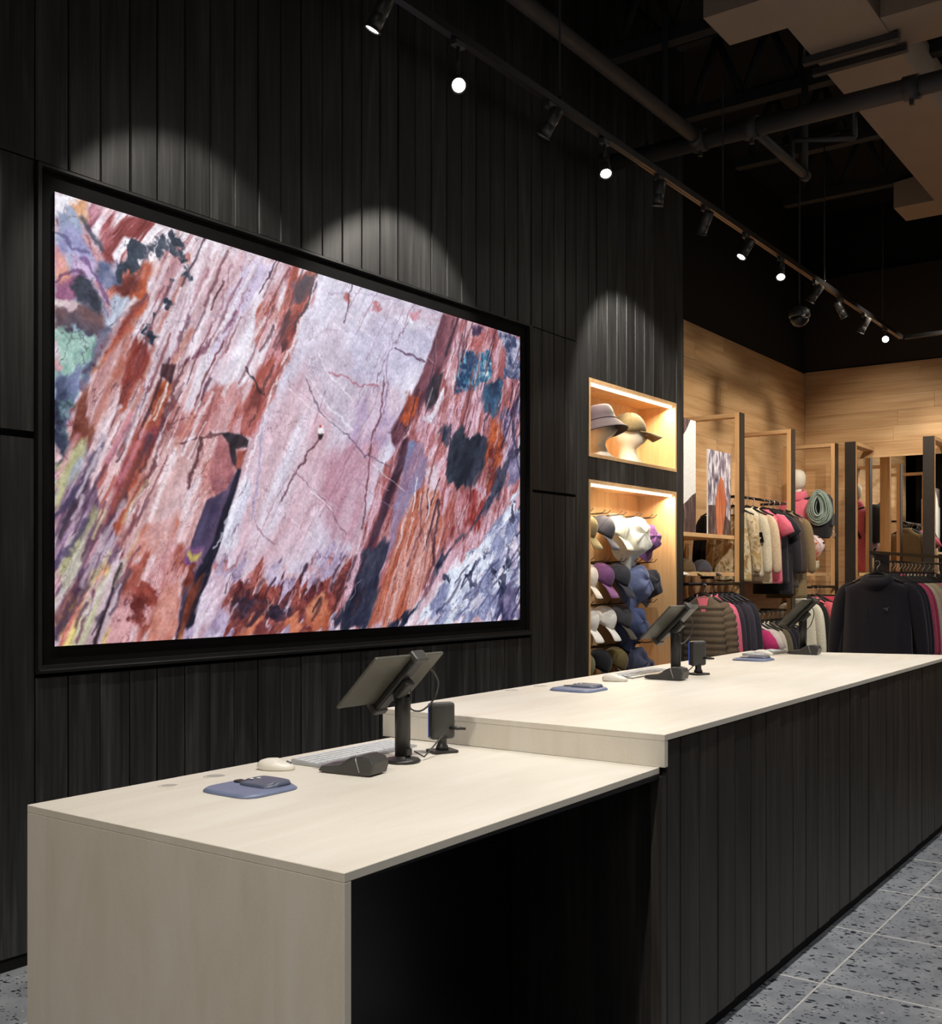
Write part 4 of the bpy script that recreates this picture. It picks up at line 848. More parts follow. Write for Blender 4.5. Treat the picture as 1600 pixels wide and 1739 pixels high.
([(280,48),(291,70),(300,93),(306,116)],0.005508847396405453,(70,40,50),0.8469556586033263,0.005),
([(318,98),(321,114),(326,130),(334,145)],0.005854399692888059,(56,36,52),0.5552378032947447,0.005),
([(435,117),(438,126),(437,135),(444,143)],0.0074877642705708,(70,40,50),0.5192885577865736,0.005),
([(479,149),(484,161),(484,173),(493,185)],0.0068080637041122195,(70,40,50),0.6196331139248623,0.005),
([(476,146),(484,169),(494,192),(505,215)],0.0037348050648703312,(70,40,50),0.6014783009165875,0.005),
([(275,83),(278,97),(284,110),(291,124)],0.003443464600614461,(56,36,52),0.5805859796068411,0.005),
([(510,139),(517,162),(524,186),(530,210)],0.006195820546618108,(56,36,52),0.624579682944505,0.005),
([(273,68),(276,79),(280,90),(285,101)],0.007713154599042274,(70,40,50),0.6630978554046776,0.005),
([(411,94),(411,103),(415,112),(421,121)],0.00459634362813776,(70,40,50),0.7883406083152913,0.005),
([(479,31),(487,47),(495,64),(496,81)],0.003381829229741591,(56,36,52),0.5434212699506958,0.005),
([(523,40),(534,65),(545,90),(555,116)],0.0053156251453603635,(70,40,50),0.5604417145464166,0.005),
([(262,112),(264,127),(268,143),(270,159)],0.0031076954498180788,(70,40,50),0.598037206608789,0.005),
([(432,34),(441,53),(449,73),(449,93)],0.006494104473846418,(70,40,50),0.6815297764087016,0.005),
([(478,59),(485,81),(495,102),(508,124)],0.0038864030464971634,(70,40,50),0.6622197069796245,0.005),
([(479,106),(480,118),(487,130),(491,142)],0.007791605804208468,(70,40,50),0.5461384780304568,0.005),
([(473,116),(472,124),(477,132),(483,140)],0.007832657372558468,(56,36,52),0.6138901526267184,0.005),
([(486,93),(487,109),(497,125),(501,141)],0.0068712433138850585,(70,40,50),0.7965401996219343,0.005),
([(433,55),(436,67),(443,78),(446,89)],0.00524056528190061,(56,36,52),0.7846033895070856,0.005),
([(407,139),(409,155),(415,172),(422,189)],0.006534619328111412,(56,36,52),0.7681388979493533,0.005),
([(538,164),(543,178),(547,192),(552,206)],0.00383588351895412,(70,40,50),0.7320154370815651,0.005),
([(519,63),(526,86),(537,109),(545,133)],0.0037159258020765746,(56,36,52),0.6039151628148801,0.005),
([(335,91),(339,110),(348,130),(357,149)],0.004491405848492194,(56,36,52),0.7925753906992359,0.005),
([(383,67),(386,84),(394,102),(398,119)],0.004446116374410865,(214,160,150),0.5332194720608283,0.005),
([(293,145),(293,159),(296,173),(301,187)],0.003981896649397904,(206,180,200),0.7039724791805861,0.005),
([(256,104),(258,119),(263,134),(272,149)],0.0037731555388701562,(206,180,200),0.40490029027227936,0.005),
([(335,57),(341,69),(343,82),(341,94)],0.0027212793426409426,(214,160,150),0.44339199552061453,0.005),
([(481,138),(491,160),(495,182),(503,203)],0.002708562462946975,(214,160,150),0.4708327421890483,0.005),
([(268,43),(273,56),(276,69),(285,83)],0.004187874202529295,(206,180,200),0.6077884495019577,0.005),
([(376,47),(381,69),(385,91),(391,113)],0.004675730488194674,(206,180,200),0.5090456149572584,0.005),
([(516,86),(528,105),(529,124),(543,143)],0.002075684204500876,(206,180,200),0.5119135733855875,0.005),
([(441,117),(442,127),(447,137),(454,146)],0.0039443202925131295,(206,180,200),0.4735008944461059,0.005),
([(501,58),(503,69),(504,80),(512,91)],0.0035985329632270994,(214,160,150),0.49766368482163525,0.005),
([(478,136),(484,158),(493,181),(498,204)],0.0042458765249686935,(206,180,200),0.4125603681930836,0.005),
([(404,95),(406,105),(405,115),(411,125)],0.0044391120801800365,(214,160,150),0.5781862480412805,0.005),
([(342,62),(343,73),(352,84),(354,95)],0.002086831332473384,(214,160,150),0.5632812326789226,0.005),
([(492,70),(497,92),(512,115),(514,138)],0.0044659936777255195,(206,180,200),0.44351922844120156,0.005),
([(525,857),(533,884),(544,913),(558,943)],0.0023530507211431497,(170,130,160),0.3722708900943391,0.005),
([(455,808),(462,841),(468,874),(478,910)],0.0015745508297394313,(170,130,160),0.3088915993349529,0.005),
([(535,608),(553,686),(573,765),(594,846)],0.0021282070849489455,(170,130,160),0.5363352614892285,0.005),
([(649,927),(659,966),(679,1007),(690,1046)],0.00261695490376314,(150,110,140),0.555819306859307,0.005),
([(506,910),(534,982),(565,1056),(590,1129)],0.002829587355685949,(150,110,140),0.521950659917179,0.005),
([(345,296),(367,357),(390,419),(415,483)],0.0025426776563873214,(170,130,160),0.40403243859043575,0.005),
([(447,321),(480,405),(513,492),(548,581)],0.002277171138507777,(150,110,140),0.5376559866751407,0.005),
([(315,226),(334,291),(354,356),(382,424)],0.0024921279916454322,(150,110,140),0.42721801378675806,0.005),
([(528,523),(545,593),(574,666),(589,738)],0.0018875640496027004,(150,110,140),0.5701419738049541,0.005),
([(436,580),(446,612),(454,644),(462,676)],0.002610207527746566,(150,110,140),0.5917631041362552,0.005),
([(555,793),(575,854),(600,919),(619,982)],0.002843067283467283,(170,130,160),0.4398308648813083,0.005),
([(588,793),(611,852),(624,909),(646,969)],0.0021047580462771934,(170,130,160),0.4904174114160113,0.005),
([(520,384),(546,445),(573,507),(603,572)],0.001648976583408361,(150,110,140),0.47003144524030915,0.005),
([(528,647),(538,672),(539,695),(548,720)],0.0021615733020218185,(150,110,140),0.5163861979260339,0.005),
([(400,213),(419,274),(444,337),(464,401)],0.002197488786040539,(170,130,160),0.5449917663081028,0.005),
([(528,858),(551,917),(572,976),(594,1037)],0.0024583654192879426,(150,110,140),0.5719257220241785,0.005),
([(477,875),(503,859),(525,841),(555,825)],0.0027776714411074906,(240,232,242),0.4051766415755259,0.005),
([(429,390),(447,373),(462,356),(474,339)],0.0019980403941688403,(240,232,242),0.5944726818578104,0.005),
([(384,679),(423,649),(457,617),(500,585)],0.0018998929476455925,(150,120,150),0.36230260872060743,0.005),
([(425,402),(447,383),(464,363),(492,344)],0.00180924506689798,(232,220,232),0.3328206953728972,0.005),
([(364,330),(403,296),(438,261),(474,225)],0.0027656661906107277,(232,220,232),0.3043048401305901,0.005),
([(526,441),(558,410),(591,379),(632,347)],0.0021623964430793285,(150,120,150),0.554145603804626,0.005),
([(660,875),(679,860),(710,848),(729,833)],0.001939309690966178,(232,220,232),0.4958504438458981,0.005),
([(463,723),(487,705),(505,684),(527,664)],0.0015570105309825775,(232,220,232),0.5727198428656078,0.005),
([(508,914),(531,898),(547,878),(570,861)],0.002660500318624592,(232,220,232),0.5904422056798653,0.005),
([(382,661),(418,630),(461,598),(500,565)],0.001921046283044264,(240,232,242),0.5720180886404425,0.005),
([(560,450),(575,437),(592,424),(611,410)],0.0018281805642201784,(232,220,232),0.35270912355871137,0.005),
([(566,490),(590,465),(623,440),(652,414)],0.0017697552458271937,(240,232,242),0.5169517578144757,0.005),
]

def paint(LAYERS):
    for n_, (poly, c1, c2, ang_, fa, fb, fe, wp, op, con) in enumerate(LAYERS):
        P_ = [(u/1000*1.85, v/1000) for u, v in poly]
        m_ = fe+wp*1.6+.01
        s0, s1 = min(p[0] for p in P_)-m_, max(p[0] for p in P_)+m_; t0, t1 = min(p[1] for p in P_)-m_, max(p[1] for p in P_)+m_
        i0, i1 = max(0, int(s0/1.85*GW)), min(GW, int(s1/1.85*GW)+2); j0, j1 = max(0, int(t0*GH)), min(GH, int(t1*GH)+2)
        if i1 <= i0 or j1 <= j0: continue
        sl = (slice(j0, j1), slice(i0, i1)); ca, sa = math.cos(ang_), math.sin(ang_)
        if fb > 1.8*fa:   # ragged along the strata
            A0 = S_[sl]*ca+T_[sl]*sa; B0 = -S_[sl]*sa+T_[sl]*ca
            w1 = fbm(A0*6, B0*34, 300+n_, 4)-.5; w2 = fbm(A0*16, B0*50, 340+n_, 3)-.5
            S = S_[sl]+(ca*w1*5.-sa*w2*1.6)*wp; T = T_[sl]+(sa*w1*5.+ca*w2*1.6)*wp
        else: S = S_[sl]+WX[sl]*wp; T = T_[sl]+WY[sl]*wp
        ins = np.zeros(S.shape, bool); dist = np.full(S.shape, 9.)
        for a, b in zip(P_, P_[1:]+P_[:1]):
            dist = np.minimum(dist, segdist(S, T, a, b))
            c = ((a[1] > T) != (b[1] > T)); xx = (b[0]-a[0])*(T-a[1])/((b[1]-a[1]) or 1e-9)+a[0]
            ins ^= c & (S < xx)
        sd = np.where(ins, dist, -dist); al = np.clip(sd/fe*.5+.5, 0, 1)*op
        A_ = (S_[sl]+wx[sl]*.02)*ca+(T_[sl]+wy[sl]*.02)*sa; B_ = -S_[sl]*sa+T_[sl]*ca+wx[sl]*.02
        nz = fbm(A_*fa*1.6+n_*3.1, B_*fb*1.3+n_*1.7, 50+n_, 5)
        k = np.clip((nz-.5)*4.2*con+.5, 0, 1)[..., None]
        col = np.array(c1)*(1-k)+np.array(c2)*k
        fine = (fbm(A_*fa*7, B_*fb*4+n_, 90+n_, 3)-.5)[..., None]*46*min(con, 1.5)
        col = col+fine
        if con > 1.05 or fb >= 24:
            rd = np.abs(fbm(A_*fa*2.2+7, B_*fb*1.5+n_, 140+n_, 4)-.5)
            dl = np.clip(1-rd/.022, 0, 1)[..., None]*.5
            col = col*(1-dl*np.array([.62, .8, .72]))
            lum = min(1., np.array(c1).mean()/190)**2
            hl = lum*np.clip((fbm(A_*fa*2+3, B_*fb*1.6+n_*2, 180+n_, 4)-.60)*9, 0, .55)[..., None]
            col = col*(1-hl)+np.array([236, 226, 238])*hl
        img[sl] = img[sl]*(1-al[..., None])+col*al[..., None]
paint(PIC)
for n_, (pl, w_, c, op, wp) in enumerate(CRK):
    P_ = [(u/1000*1.85, v/1000) for u, v in pl]; m_ = w_*2+wp*1.6+.01
    i0, i1 = max(0, int((min(p[0] for p in P_)-m_)/1.85*GW)), min(GW, int((max(p[0] for p in P_)+m_)/1.85*GW)+2)
    j0, j1 = max(0, int((min(p[1] for p in P_)-m_)*GH)), min(GH, int((max(p[1] for p in P_)+m_)*GH)+2)
    if i1 <= i0 or j1 <= j0: continue
    sl = (slice(j0, j1), slice(i0, i1)); S = S_[sl]+WX[sl]*wp; T = T_[sl]+WY[sl]*wp
    d = np.full(S.shape, 9.)
    for a, b in zip(P_, P_[1:]): d = np.minimum(d, segdist(S, T, a, b))
    ww = w_*(.4+1.1*fbm(S_[sl]*40, T_[sl]*40, 70+n_ % 20, 2)); al = (np.clip(1.3-d/ww, 0, 1)*op)[..., None]
    img[sl] = img[sl]*(1-al)+np.array(c)*al
paint(PIC_TOP)
# fine rock grain and hairline cracks
gr = (fbm(S_*170, T_*170, 200, 2)-.5); gr2 = fbm(S_*60-T_*30, T_*45, 210, 3)-.5
rid = np.abs(fbm(S_*9+T_*-5, T_*7+S_*2, 230, 5)-.5); hair = np.clip(1-rid/.005, 0, 1)*.30
img = img*(1+gr[..., None]*.20+gr2[..., None]*.12)*(1-hair[..., None]*np.array([.7, 1, .85]))
mean_ = img.mean(-1, keepdims=True); img = mean_+(img-mean_)*np.where(mean_ > 165, .78, .84); img = (img-140)*1.10+136
img = np.clip(img, 8, 255)/255*1.0
lin = np.where(img <= .04045, img/12.92, ((img+.055)/1.055)**2.4)
me = bpy.data.meshes.new('display')
Yc = y0+us*(y1-y0)-3.9; Zt = zt0+us*(zt1-zt0); Zc = 1.145+vs*(Zt-1.145)
co = np.stack([np.full(us.shape, -.0), Yc, Zc], -1).reshape(-1, 3)
idx = np.arange(GW*GH).reshape(GH, GW)
q = np.stack([idx[:-1, :-1], idx[:-1, 1:], idx[1:, 1:], idx[1:, :-1]], -1).reshape(-1, 4)
me.vertices.add(len(co)); me.vertices.foreach_set('co', co.ravel())
me.loops.add(q.size); me.loops.foreach_set('vertex_index', q.ravel().astype(np.int32))
me.polygons.add(len(q)); me.polygons.foreach_set('loop_start', np.arange(0, q.size, 4, dtype=np.int32))
me.update(calc_edges=True)
ca_ = me.color_attributes.new('rock', 'FLOAT_COLOR', 'POINT')
ca_.data.foreach_set('color', np.concatenate([lin.reshape(-1, 3), np.ones((GW*GH, 1))], 1).ravel())
t = NT('led_picture'); at = t.n('ShaderNodeAttribute'); at.attribute_name = 'rock'
t.l(at.outputs['Color'], t.b.inputs['Emission Color']); t.b.inputs['Emission Strength'].default_value = 1.0
t.b.inputs['Base Color'].default_value = (.01, .01, .01, 1); t.b.inputs['Roughness'].default_value = .6
me.materials.append(t.m)
dp = bpy.data.objects.new('display', me); COL.objects.link(dp); dp.parent = vw

# ================================================================ NICHES
def niche(name, label, N, hasled=True):
    ya, yb, za, zb = N
    T = thing(name, label, 'niche', (XW, ya, za)); O = Matrix.Translation((-XW, -ya, -za)); e = .022
    xb = XW-.30; xf = XW+.004
    def b(nm, *a): MB().box(*a, M=O).build(nm, M['oakn'], T)
    b('back_panel', xb-.012, xb, ya, yb, za, zb)
    b('side_panel', xb, xf, ya, ya+e, za+e, zb-e); b('side_panel', xb, xf, yb-e, yb, za+e, zb-e)
    b('top_panel', xb, xf, ya, yb, zb-e, zb); b('bottom_panel', xb, xf, ya, yb, za, za+e)
    MB().box(XW-.045, XW-.025, ya+e, yb-e, zb-e-.016, zb-e, M=O).build('light_strip', M['led'], T, label='glowing warm light strip')
    l = bpy.data.lights.new('niche_lamp', 'AREA'); l.shape = 'RECTANGLE'; l.size = .03; l.size_y = yb-ya-.1; l.energy = NL; l.color = (1, .82, .56)
    o = bpy.data.objects.new('niche_lamp', l); COL.objects.link(o); o.parent = T
    o.location = (-.06, (yb-ya)/2, zb-e-.02-za); o.rotation_euler = (0, math.radians(-20), 0)
    return T
niche('display_niche', 'upper lit oak wall niche holding two hatted mannequin heads', N1)
niche('hat_niche', 'lower tall lit oak wall niche filled with hanging hats', N2)

# ================================================================ COUNTERS
ZL, ZU = .868, .961; TH = .018
cA = thing('low_counter', 'lower pale stone counter section with an open knee recess', 'counter', (-1.83, 1.444, 0)); OA = Matrix.Translation((1.83, -1.444, 0))
def slab(m, pts, z0, z1):
    A = [m.bm.verts.new(Vector((x, y, z0))) for x, y in pts]; B = [m.bm.verts.new(Vector((x, y, z1))) for x, y in pts]; n = len(pts)
    for k in range(n): m.bm.faces.new((A[k], A[(k+1) % n], B[(k+1) % n], B[k]))
    m.bm.faces.new(A[::-1]); m.bm.faces.new(B)
    e = [ed for ed in m.bm.edges]
    bmesh.ops.bevel(m.bm, geom=e, offset=.0012, segments=1, affect='EDGES')
    return m
lw = [(-2.325, 1.444), (-1.326, 1.444), (-1.350, 2.766), (-2.325, 2.76)]
o = slab(MB(), lw, ZL-TH, ZL).build('worktop', M['stone'], cA); o.location = (1.83, -1.444, 0)
o = slab(MB(), [(-2.325, 1.444), (-1.326, 1.444), (-1.3264, 1.464), (-2.325, 1.464)], 0, ZL-TH-.0005).build('end_panel', M['stone'], cA, label='pale stone waterfall end'); o.location = (1.83, -1.444, 0)
for nm, a in (('back_panel', (-1.87, -1.85, 1.466, 2.765, 0.02, ZL-TH-.03)), ('apron', (-1.87, -1.345, 1.466, 2.765, ZL-TH-.012, ZL-TH-.001)),
              ('inner_panel', (-1.85, -1.345, 1.466, 1.472, 0, ZL-TH-.012)), ('rear_panel', (-2.30, -2.28, 1.466, 2.765, 0.02, ZL-TH-.03))):
    MB().box(*a, M=OA).build(nm, M['blackgloss'], cA)
cB = thing('high_counter', 'long higher pale stone counter clad in dark vertical timber boards', 'counter', (-1.83, 2.766, 0)); OB = Matrix.Translation((1.83, -2.766, 0))
# top: near edge to the far end (slightly splayed), front edge kept on the photographed line
fx = lambda y: -1.332-(y-2.766)*.0111
TOPP = [(-2.364, 2.763), (-1.332, 2.731+.03), (fx(6.525), 6.525), (-2.438, 6.216)]
o = slab(MB(), TOPP, ZU-TH, ZU).build('worktop', M['stone'], cB); o.location = (1.83, -2.766, 0)
o = slab(MB(), [(-2.364, 2.763), (-1.3322, 2.761), (-1.3324, 2.783), (-2.364, 2.785)], ZL+.0005, ZU-TH-.0005).build('riser', M['stone'], cB, label='short pale stone riser above the lower top'); o.location = (1.83, -2.766, 0)
MB().box(-1.85, -1.356, 2.77, 2.785, 0.0, ZL-.001, M=OB).build('inner_side', M['char2'], cB)
MB().prism([(-2.34, 2.786), (-1.37, 2.786), (-1.42, 6.50), (-2.40, 6.20)], 2, .06, ZU-TH-.001).build('carcass', M['black'], cB).location = (1.83, -2.766, 0)
MB().prism([(-1.40, 2.786), (-1.365, 2.786), (fx(6.5)-.03, 6.50), (fx(6.5)-.06, 6.50)], 2, 0, .06).build('plinth', M['black'], cB).location = (1.83, -2.766, 0)
yy = [2.752, 2.877]
while yy[-1] < 6.4: yy.append(yy[-1]+.1395)
yy[-1] = 6.52
for a, b_ in zip(yy, yy[1:]):
    a = max(a, 2.752); X = (fx(a)+fx(b_))/2-.006; xo = random.uniform(-.002, .002)
    board(a+(.034 if a < 2.8 else 0), b_, .055, ZU-TH-.004, xo, cB, M['char2'], X=X, th=.03)
for ch in cB.children:
    if ch.name.startswith('board'): ch.location = (1.83, -2.766, 0)
MB().box(-1.37, -1.338, 2.752, 2.784, 0.03, ZL-.024, M=OB).build('corner_post', M['char2'], cB)
# ================================================================ COUNTER ITEMS
def tablet_stand(loc, label):
    T = thing('tablet_stand', label, 'tablet stand', loc, 0, 'tablet stands on the counters')
    MB().lathe([(.052, 0), (.052, .006), (.046, .011), (.024, .013), (.022, .02)], 28).build('base_flange', M['plastic'], T)
    MB().lathe([(.0225, .012), (.0225, .178), (.020, .188)], 24).build('pole', M['plastic'], T); pole_ = T.children[-1]
    MB().box(.016, .026, -.012, .012, .02, .04, .002).build('cable_port', M['hanger'], pole_)
    m = MB()
    for s in (-1, 1): m.box(-.018, .018, s*.016-.004, s*.016+.004, .165, .235, .003)
    m.tube([(0, -.024, .222), (0, .024, .222)], .012, 14); m.build('tilt_hinge', M['plastic'], T)
    R = Matrix.Translation((-.004, -.045, .240)) @ Matrix.Rotation(math.radians(-45), 4, 'Y')   # local x up the slope, z = screen normal
    # local frame: x along slope (+ = upper edge), y = long side, z = out of the screen (towards staff)
    MB().box(-.102, .102, -.150, .150, -.003, .006, .003, M=R).build('tablet', M['tabback'], T, label='warm grey tablet seen from behind')
    MB().box(-.098, .098, -.146, .146, .0062, .0070, M=R).build('screen_glass', M['blackgloss'], T)
    MB().box(-.118, .108, .004, .048, -.024, -.0032, .006, M=R).build('bracket', M['plastic'], T)
    MB().box(-.125, -.105, -.002, .054, -.028, .010, .004, M=R).build('clamp', M['plastic2'], T); MB().box(.095, .112, -.002, .054, -.026, .010, .004, M=R).build('clamp', M['plastic2'], T)
    MB().box(-.03, .03, .008, .044, -.05, -.024, .006, M=R).build('mount_block', M['plastic'], T)
    pts = [R @ Vector(p) for p in ((.03, .148, -.002), (.025, .165, -.01), (-.005, .195, -.03), (-.05, .19, -.055), (-.075, .14, -.07), (-.06, .08, -.065))] + [Vector((.012, .026, .19))]
    cat = []
    for i in range(len(pts)-1):
        p0 = pts[max(i-1, 0)]; p1 = pts[i]; p2 = pts[i+1]; p3 = pts[min(i+2, len(pts)-1)]
        for k in range(5):
            u = k/5; cat.append(.5*((2*p1)+(-p0+p2)*u+(2*p0-5*p1+4*p2-p3)*u*u+(-p0+3*p1-3*p2+p3)*u**3))
    MB().tube(cat+[pts[-1]], .0028, 8).build('cable', M['plastic2'], T)
    MB().box(.018, .024, -.004, .004, .198, .213, .001).build('latch', M['silver'], T, label='small bright metal latch')
    return T
tablet_stand((-1.988, 2.412, ZL), 'black pole stand with tilted tablet on the lower counter')
tablet_stand((-2.105, 4.475, ZU), 'black pole tablet stand in front of the hat niche on the high counter')
tablet_stand((-2.095, 6.13, ZU), 'farthest tilted tablet stand at the back end of the high counter')
def terminal(loc, rz, label):
    T = thing('card_terminal', label, 'card terminal', loc, rz, 'card terminals on the counters')
    # long axis x: low keypad end at -x, tall reader block at +x
    prof = [(-.090, .006), (-.082, .018), (-.02, .026), (.02, .050), (.055, .056), (.080, .050), (.088, .036), (.080, .004), (.03, .0), (-.07, .002)]
    m = MB(); rings = []
    for yv, s, in ((-.040, .80), (-.037, .95), (-.030, 1), (.030, 1), (.037, .95), (.040, .80)):
        rings.append([Vector((x*(.985 if abs(yv) > .036 else 1), yv, .001+z*s)) for x, z in prof])
    m.loft(rings, 0, (True, True), False).build('body', M['plastic2'], T)
    MB().tube([(.045, -.0405, .010), (.033, -.041, .045), (.030, -.03, .0525), (.030, .03, .0525), (.033, .041, .045), (.045, .0405, .010)], .0016, 6).build('seam', M['silver'], T, label='pale seam line')
    R = Matrix.Rotation(math.radians(-7), 4, 'Y'); m = MB()
    for i in range(4):
        for j in range(3): m.box(-.076+i*.013, -.067+i*.013, -.022+j*.016, -.012+j*.016, .0165, .0205+i*.0016, .001)
    k = m.build('keys', M['plastic'], T); k['kind'] = 'stuff'
    MB().box(-.012, .012, -.028, .028, 0, .001, M=Matrix.Translation((.0, 0, .040)) @ Matrix.Rotation(math.radians(-31), 4, 'Y')).build('display', M['blackgloss'], T)
    return T
terminal((-1.985, 2.200, ZL), math.radians(8), 'black card terminal with pale seam on the lower counter')
terminal((-2.045, 4.26, ZU), math.radians(4), 'black card terminal at the foot of the middle tablet stand')
terminal((-2.075, 6.10, ZU), math.radians(4), 'black card terminal farthest down the high counter')
def scanner(loc, rz, label):
    T = thing('customer_display', label, 'display', loc, rz, 'small displays on swivel mounts')
    MB().box(-.040, .040, -.034, .034, 0, .009, .003).build('base_plate', M['plastic'], T)
    MB().lathe([(.020, .008), (.018, .020), (.014, .026), (.014, .042), (.018, .05)], 18).build('swivel', M['plastic'], T)
    MB().box(-.040, .040, -.012, .020, .040, .152, .010).build('case', M['plastic2'], T)
    MB().box(-.037, .037, 0.0201, .024, .044, .148, .0015).build('screen_glass', M['blueled'], T, label='thin blue-lit screen edge')
    MB().tube([(.02, -.012, .075), (.035, -.03, .075), (.062, -.034, .072)], [.004, .006, .004], 8).build('knob', M['plastic'], T)
    return T
scanner((-2.0, 2.615, ZL), math.radians(62), 'charcoal customer display with blue edge beside the low riser')
scanner((-2.03, 4.55, ZU), math.radians(66), 'charcoal customer display on the high counter before the puffer jacket')
def cable(pts, label):
    tag(MB().tube(pts, .0025, 8).build('cable', M['plastic2'], None), label, 'cable')
cable([(-1.965, 2.437, ZL+.03), (-1.955, 2.47, ZL+.010), (-1.96, 2.54, ZL+.045), (-1.965, 2.585, ZL+.07)], 'thin black cable from tablet pole to display on low counter')
cable([(-2.08, 4.49, ZU+.03), (-2.07, 4.50, ZU+.010), (-2.05, 4.52, ZU+.03), (-2.03, 4.53, ZU+.06)], 'thin black cable beside the middle tablet pole on high counter')
def pad(loc, s, label):
    T = thing('tag_remover', label, 'tag remover', loc, 0, 'slate blue tag removers set in the counters')
    n = 40; ring = []
    for k in range(n):
        a = k/n*math.tau; c, sn = math.cos(a), math.sin(a); r = (abs(c)**5+abs(sn)**5)**(-1/5)
        ring.append((c*r*.094*s, sn*r*.094*s))
    m = MB(); m.loft([[Vector((x, y, 0)) for x, y in ring], [Vector((x, y, .004)) for x, y in ring], [Vector((x*.93, y*.93, .010)) for x, y in ring]])
    m.build('body', M['padblue'], T)
    m = MB(); R = []
    for z, k in ((.009, 1), (.020, .92), (.022, .8)):
        R.append([Vector((.012+x*.62*k, .038+y*.52*k, z-(0 if y > -.03 else .004))) for x, y in ring])
    m.loft(R).build('raised_block', M['padblue2'], T, label='darker raised detacher block')
    MB().lathe([(.022, .010), (.022, .0125), (.012, .0115)], 20, M=Matrix.Translation((-.062*s, .03*s, 0))).build('socket', M['blackgloss'], T)
    for k in range(3):
        MB().lathe([(.0055, .0), (.005, .0018)], 12, M=Matrix.Translation((-.035+k*.008, .012+k*.017, .0205))).build('dot', M['white'], T, label='small white dot')
    return T
pad((-2.035, 1.872, ZL), 1.0, 'slate blue square tag remover on the lower counter')
pad((-2.13, 3.66, ZU), 1.0, 'slate blue tag remover at the near end of the high counter')
pad((-2.15, 5.52, ZU), 1.0, 'slate blue tag remover beside the far white mouse')
def grommet(x, y, z, r, label):
    T = thing('cable_grommet', label, 'grommet', (x, y, z), 0, 'round cable grommets flush in the counter tops')
    MB().lathe([(r, 0), (r, .0016), (r*.86, .002), (r*.84, .001)], 28).build('ring', M['white'], T)
    MB().lathe([(r*.83, .0), (r*.83, .0012)], 28).build('cap', M['grommet'], T)
grommet(-2.243, 1.786, ZL, .026, 'small round grommet nearest the left end of the low counter')
grommet(-2.250, 1.945, ZL, .031, 'larger round grommet behind the tag remover on low counter')
grommet(-2.335, 3.50, ZU, .028, 'round grommet left of the near high-counter tag remover')
grommet(-2.330, 3.70, ZU, .030, 'round grommet behind the near high-counter tag remover')
grommet(-2.36, 5.40, ZU, .030, 'round grommet behind the far tag remover')
def mouse(x, y, z, rz, label):
    T = thing('computer_mouse', label, 'mouse', (x, y, z), rz, 'white computer mice')
    R = []
    for k, (zz, s) in enumerate(((.001, .94), (.008, 1), (.018, .93), (.026, .74), (.031, .42), (.032, .1))):
        R.append([Vector((math.cos(a)*.056*s*(1 if math.cos(a) < 0 else .95)-.004*k*.4, math.sin(a)*.031*s, zz*(1 if math.cos(a) < .3 else .8))) for a in [i/24*math.tau for i in range(24)]])
    MB().loft(R).build('shell', M['white'], T)
    MB().tube([(.028, 0, .0235), (.042, 0, .0185)], .003, 8).build('wheel', M['padblue2'], T)
mouse(-2.19, 2.112, ZL, math.radians(28), 'white computer mouse on the lower counter')
mouse(-2.185, 4.06, ZU, math.radians(28), 'white computer mouse left of the middle card terminal')
mouse(-2.235, 5.90, ZU, math.radians(28), 'white computer mouse at the far end of the high counter')
def keyboard(x, y, z, rz, label):
    T = thing('keyboard', label, 'keyboard', (x, y, z), rz, 'slim silver keyboards')
    m = MB(); m.prism([(-.055, .001), (.055, .001), (.055, .006), (-.055, .014)], 1, -.225, .225).build('case', M['silver'], T)
    m = MB()
    for r in range(5):
        for k in range(17):
            a = -.218+k*.0258; b = a+.0225; x0 = .034-r*.0185
            if r == 0 and 4 <= k <= 9:
                if k > 4: continue
                b = -.218+9*.0258+.0225
            z0 = .0062+(.055-x0)*.0727-.001
            m.box(x0-.015, x0, a, b, z0, z0+.0035)
    kk = m.build('keys', M['key'], T); kk['kind'] = 'stuff'
keyboard(-2.175, 2.425, ZL, math.radians(2), 'slim silver keyboard on the lower counter behind the tablet pole')
keyboard(-2.24, 4.42, ZU, math.radians(2), 'slim silver keyboard behind the middle card terminal')
keyboard(-2.26, 6.00, ZU, math.radians(0), 'slim silver keyboard behind the farthest card terminal')

# ================================================================ HATS
def headform(loc, rz, label):
    T = thing('display_mannequin', label, 'mannequin head', loc, rz, 'cream mannequin heads in the upper niche')
    R = []
    # z, half depth front(+x), half depth back, half width
    for z, f, b, wd, cx in ((0, .085, .085, .085, 0), (.02, .082, .08, .083, 0), (.05, .060, .062, .062, 0), (.09, .052, .054, .052, -.005), (.125, .052, .055, .052, -.005), (.15, .075, .068, .060, .0),
                           (.165, .092, .078, .065, .0), (.185, .095, .088, .070, 0), (.205, .100, .095, .073, 0), (.225, .094, .10, .076, 0), (.25, .096, .103, .078, 0), (.29, .092, .100, .075, 0), (.32, .075, .085, .062, 0), (.34, .045, .055, .038, 0), (.348, .01, .015, .01, 0)):
        ring = []
        for k in range(24):
            a = k/24*math.tau; c, s_ = math.cos(a), math.sin(a); x = c*(f if c > 0 else b)+cx
            if .17 < z < .25 and abs(k % 24) in (0,): x += .018*(1-abs(z-.205)/.045)
            if z > .22 and z < .26 and k in (2, 3, 21, 22): x -= .006
            ring.append(Vector((x, s_*wd, z)))
        R.append(ring)
    MB().loft(R).build('head', M['headw'], T)
    MB().lathe([(.095, 0), (.095, .012), (.088, .014)], 28).build('stand', M['headw'], T)
    return T
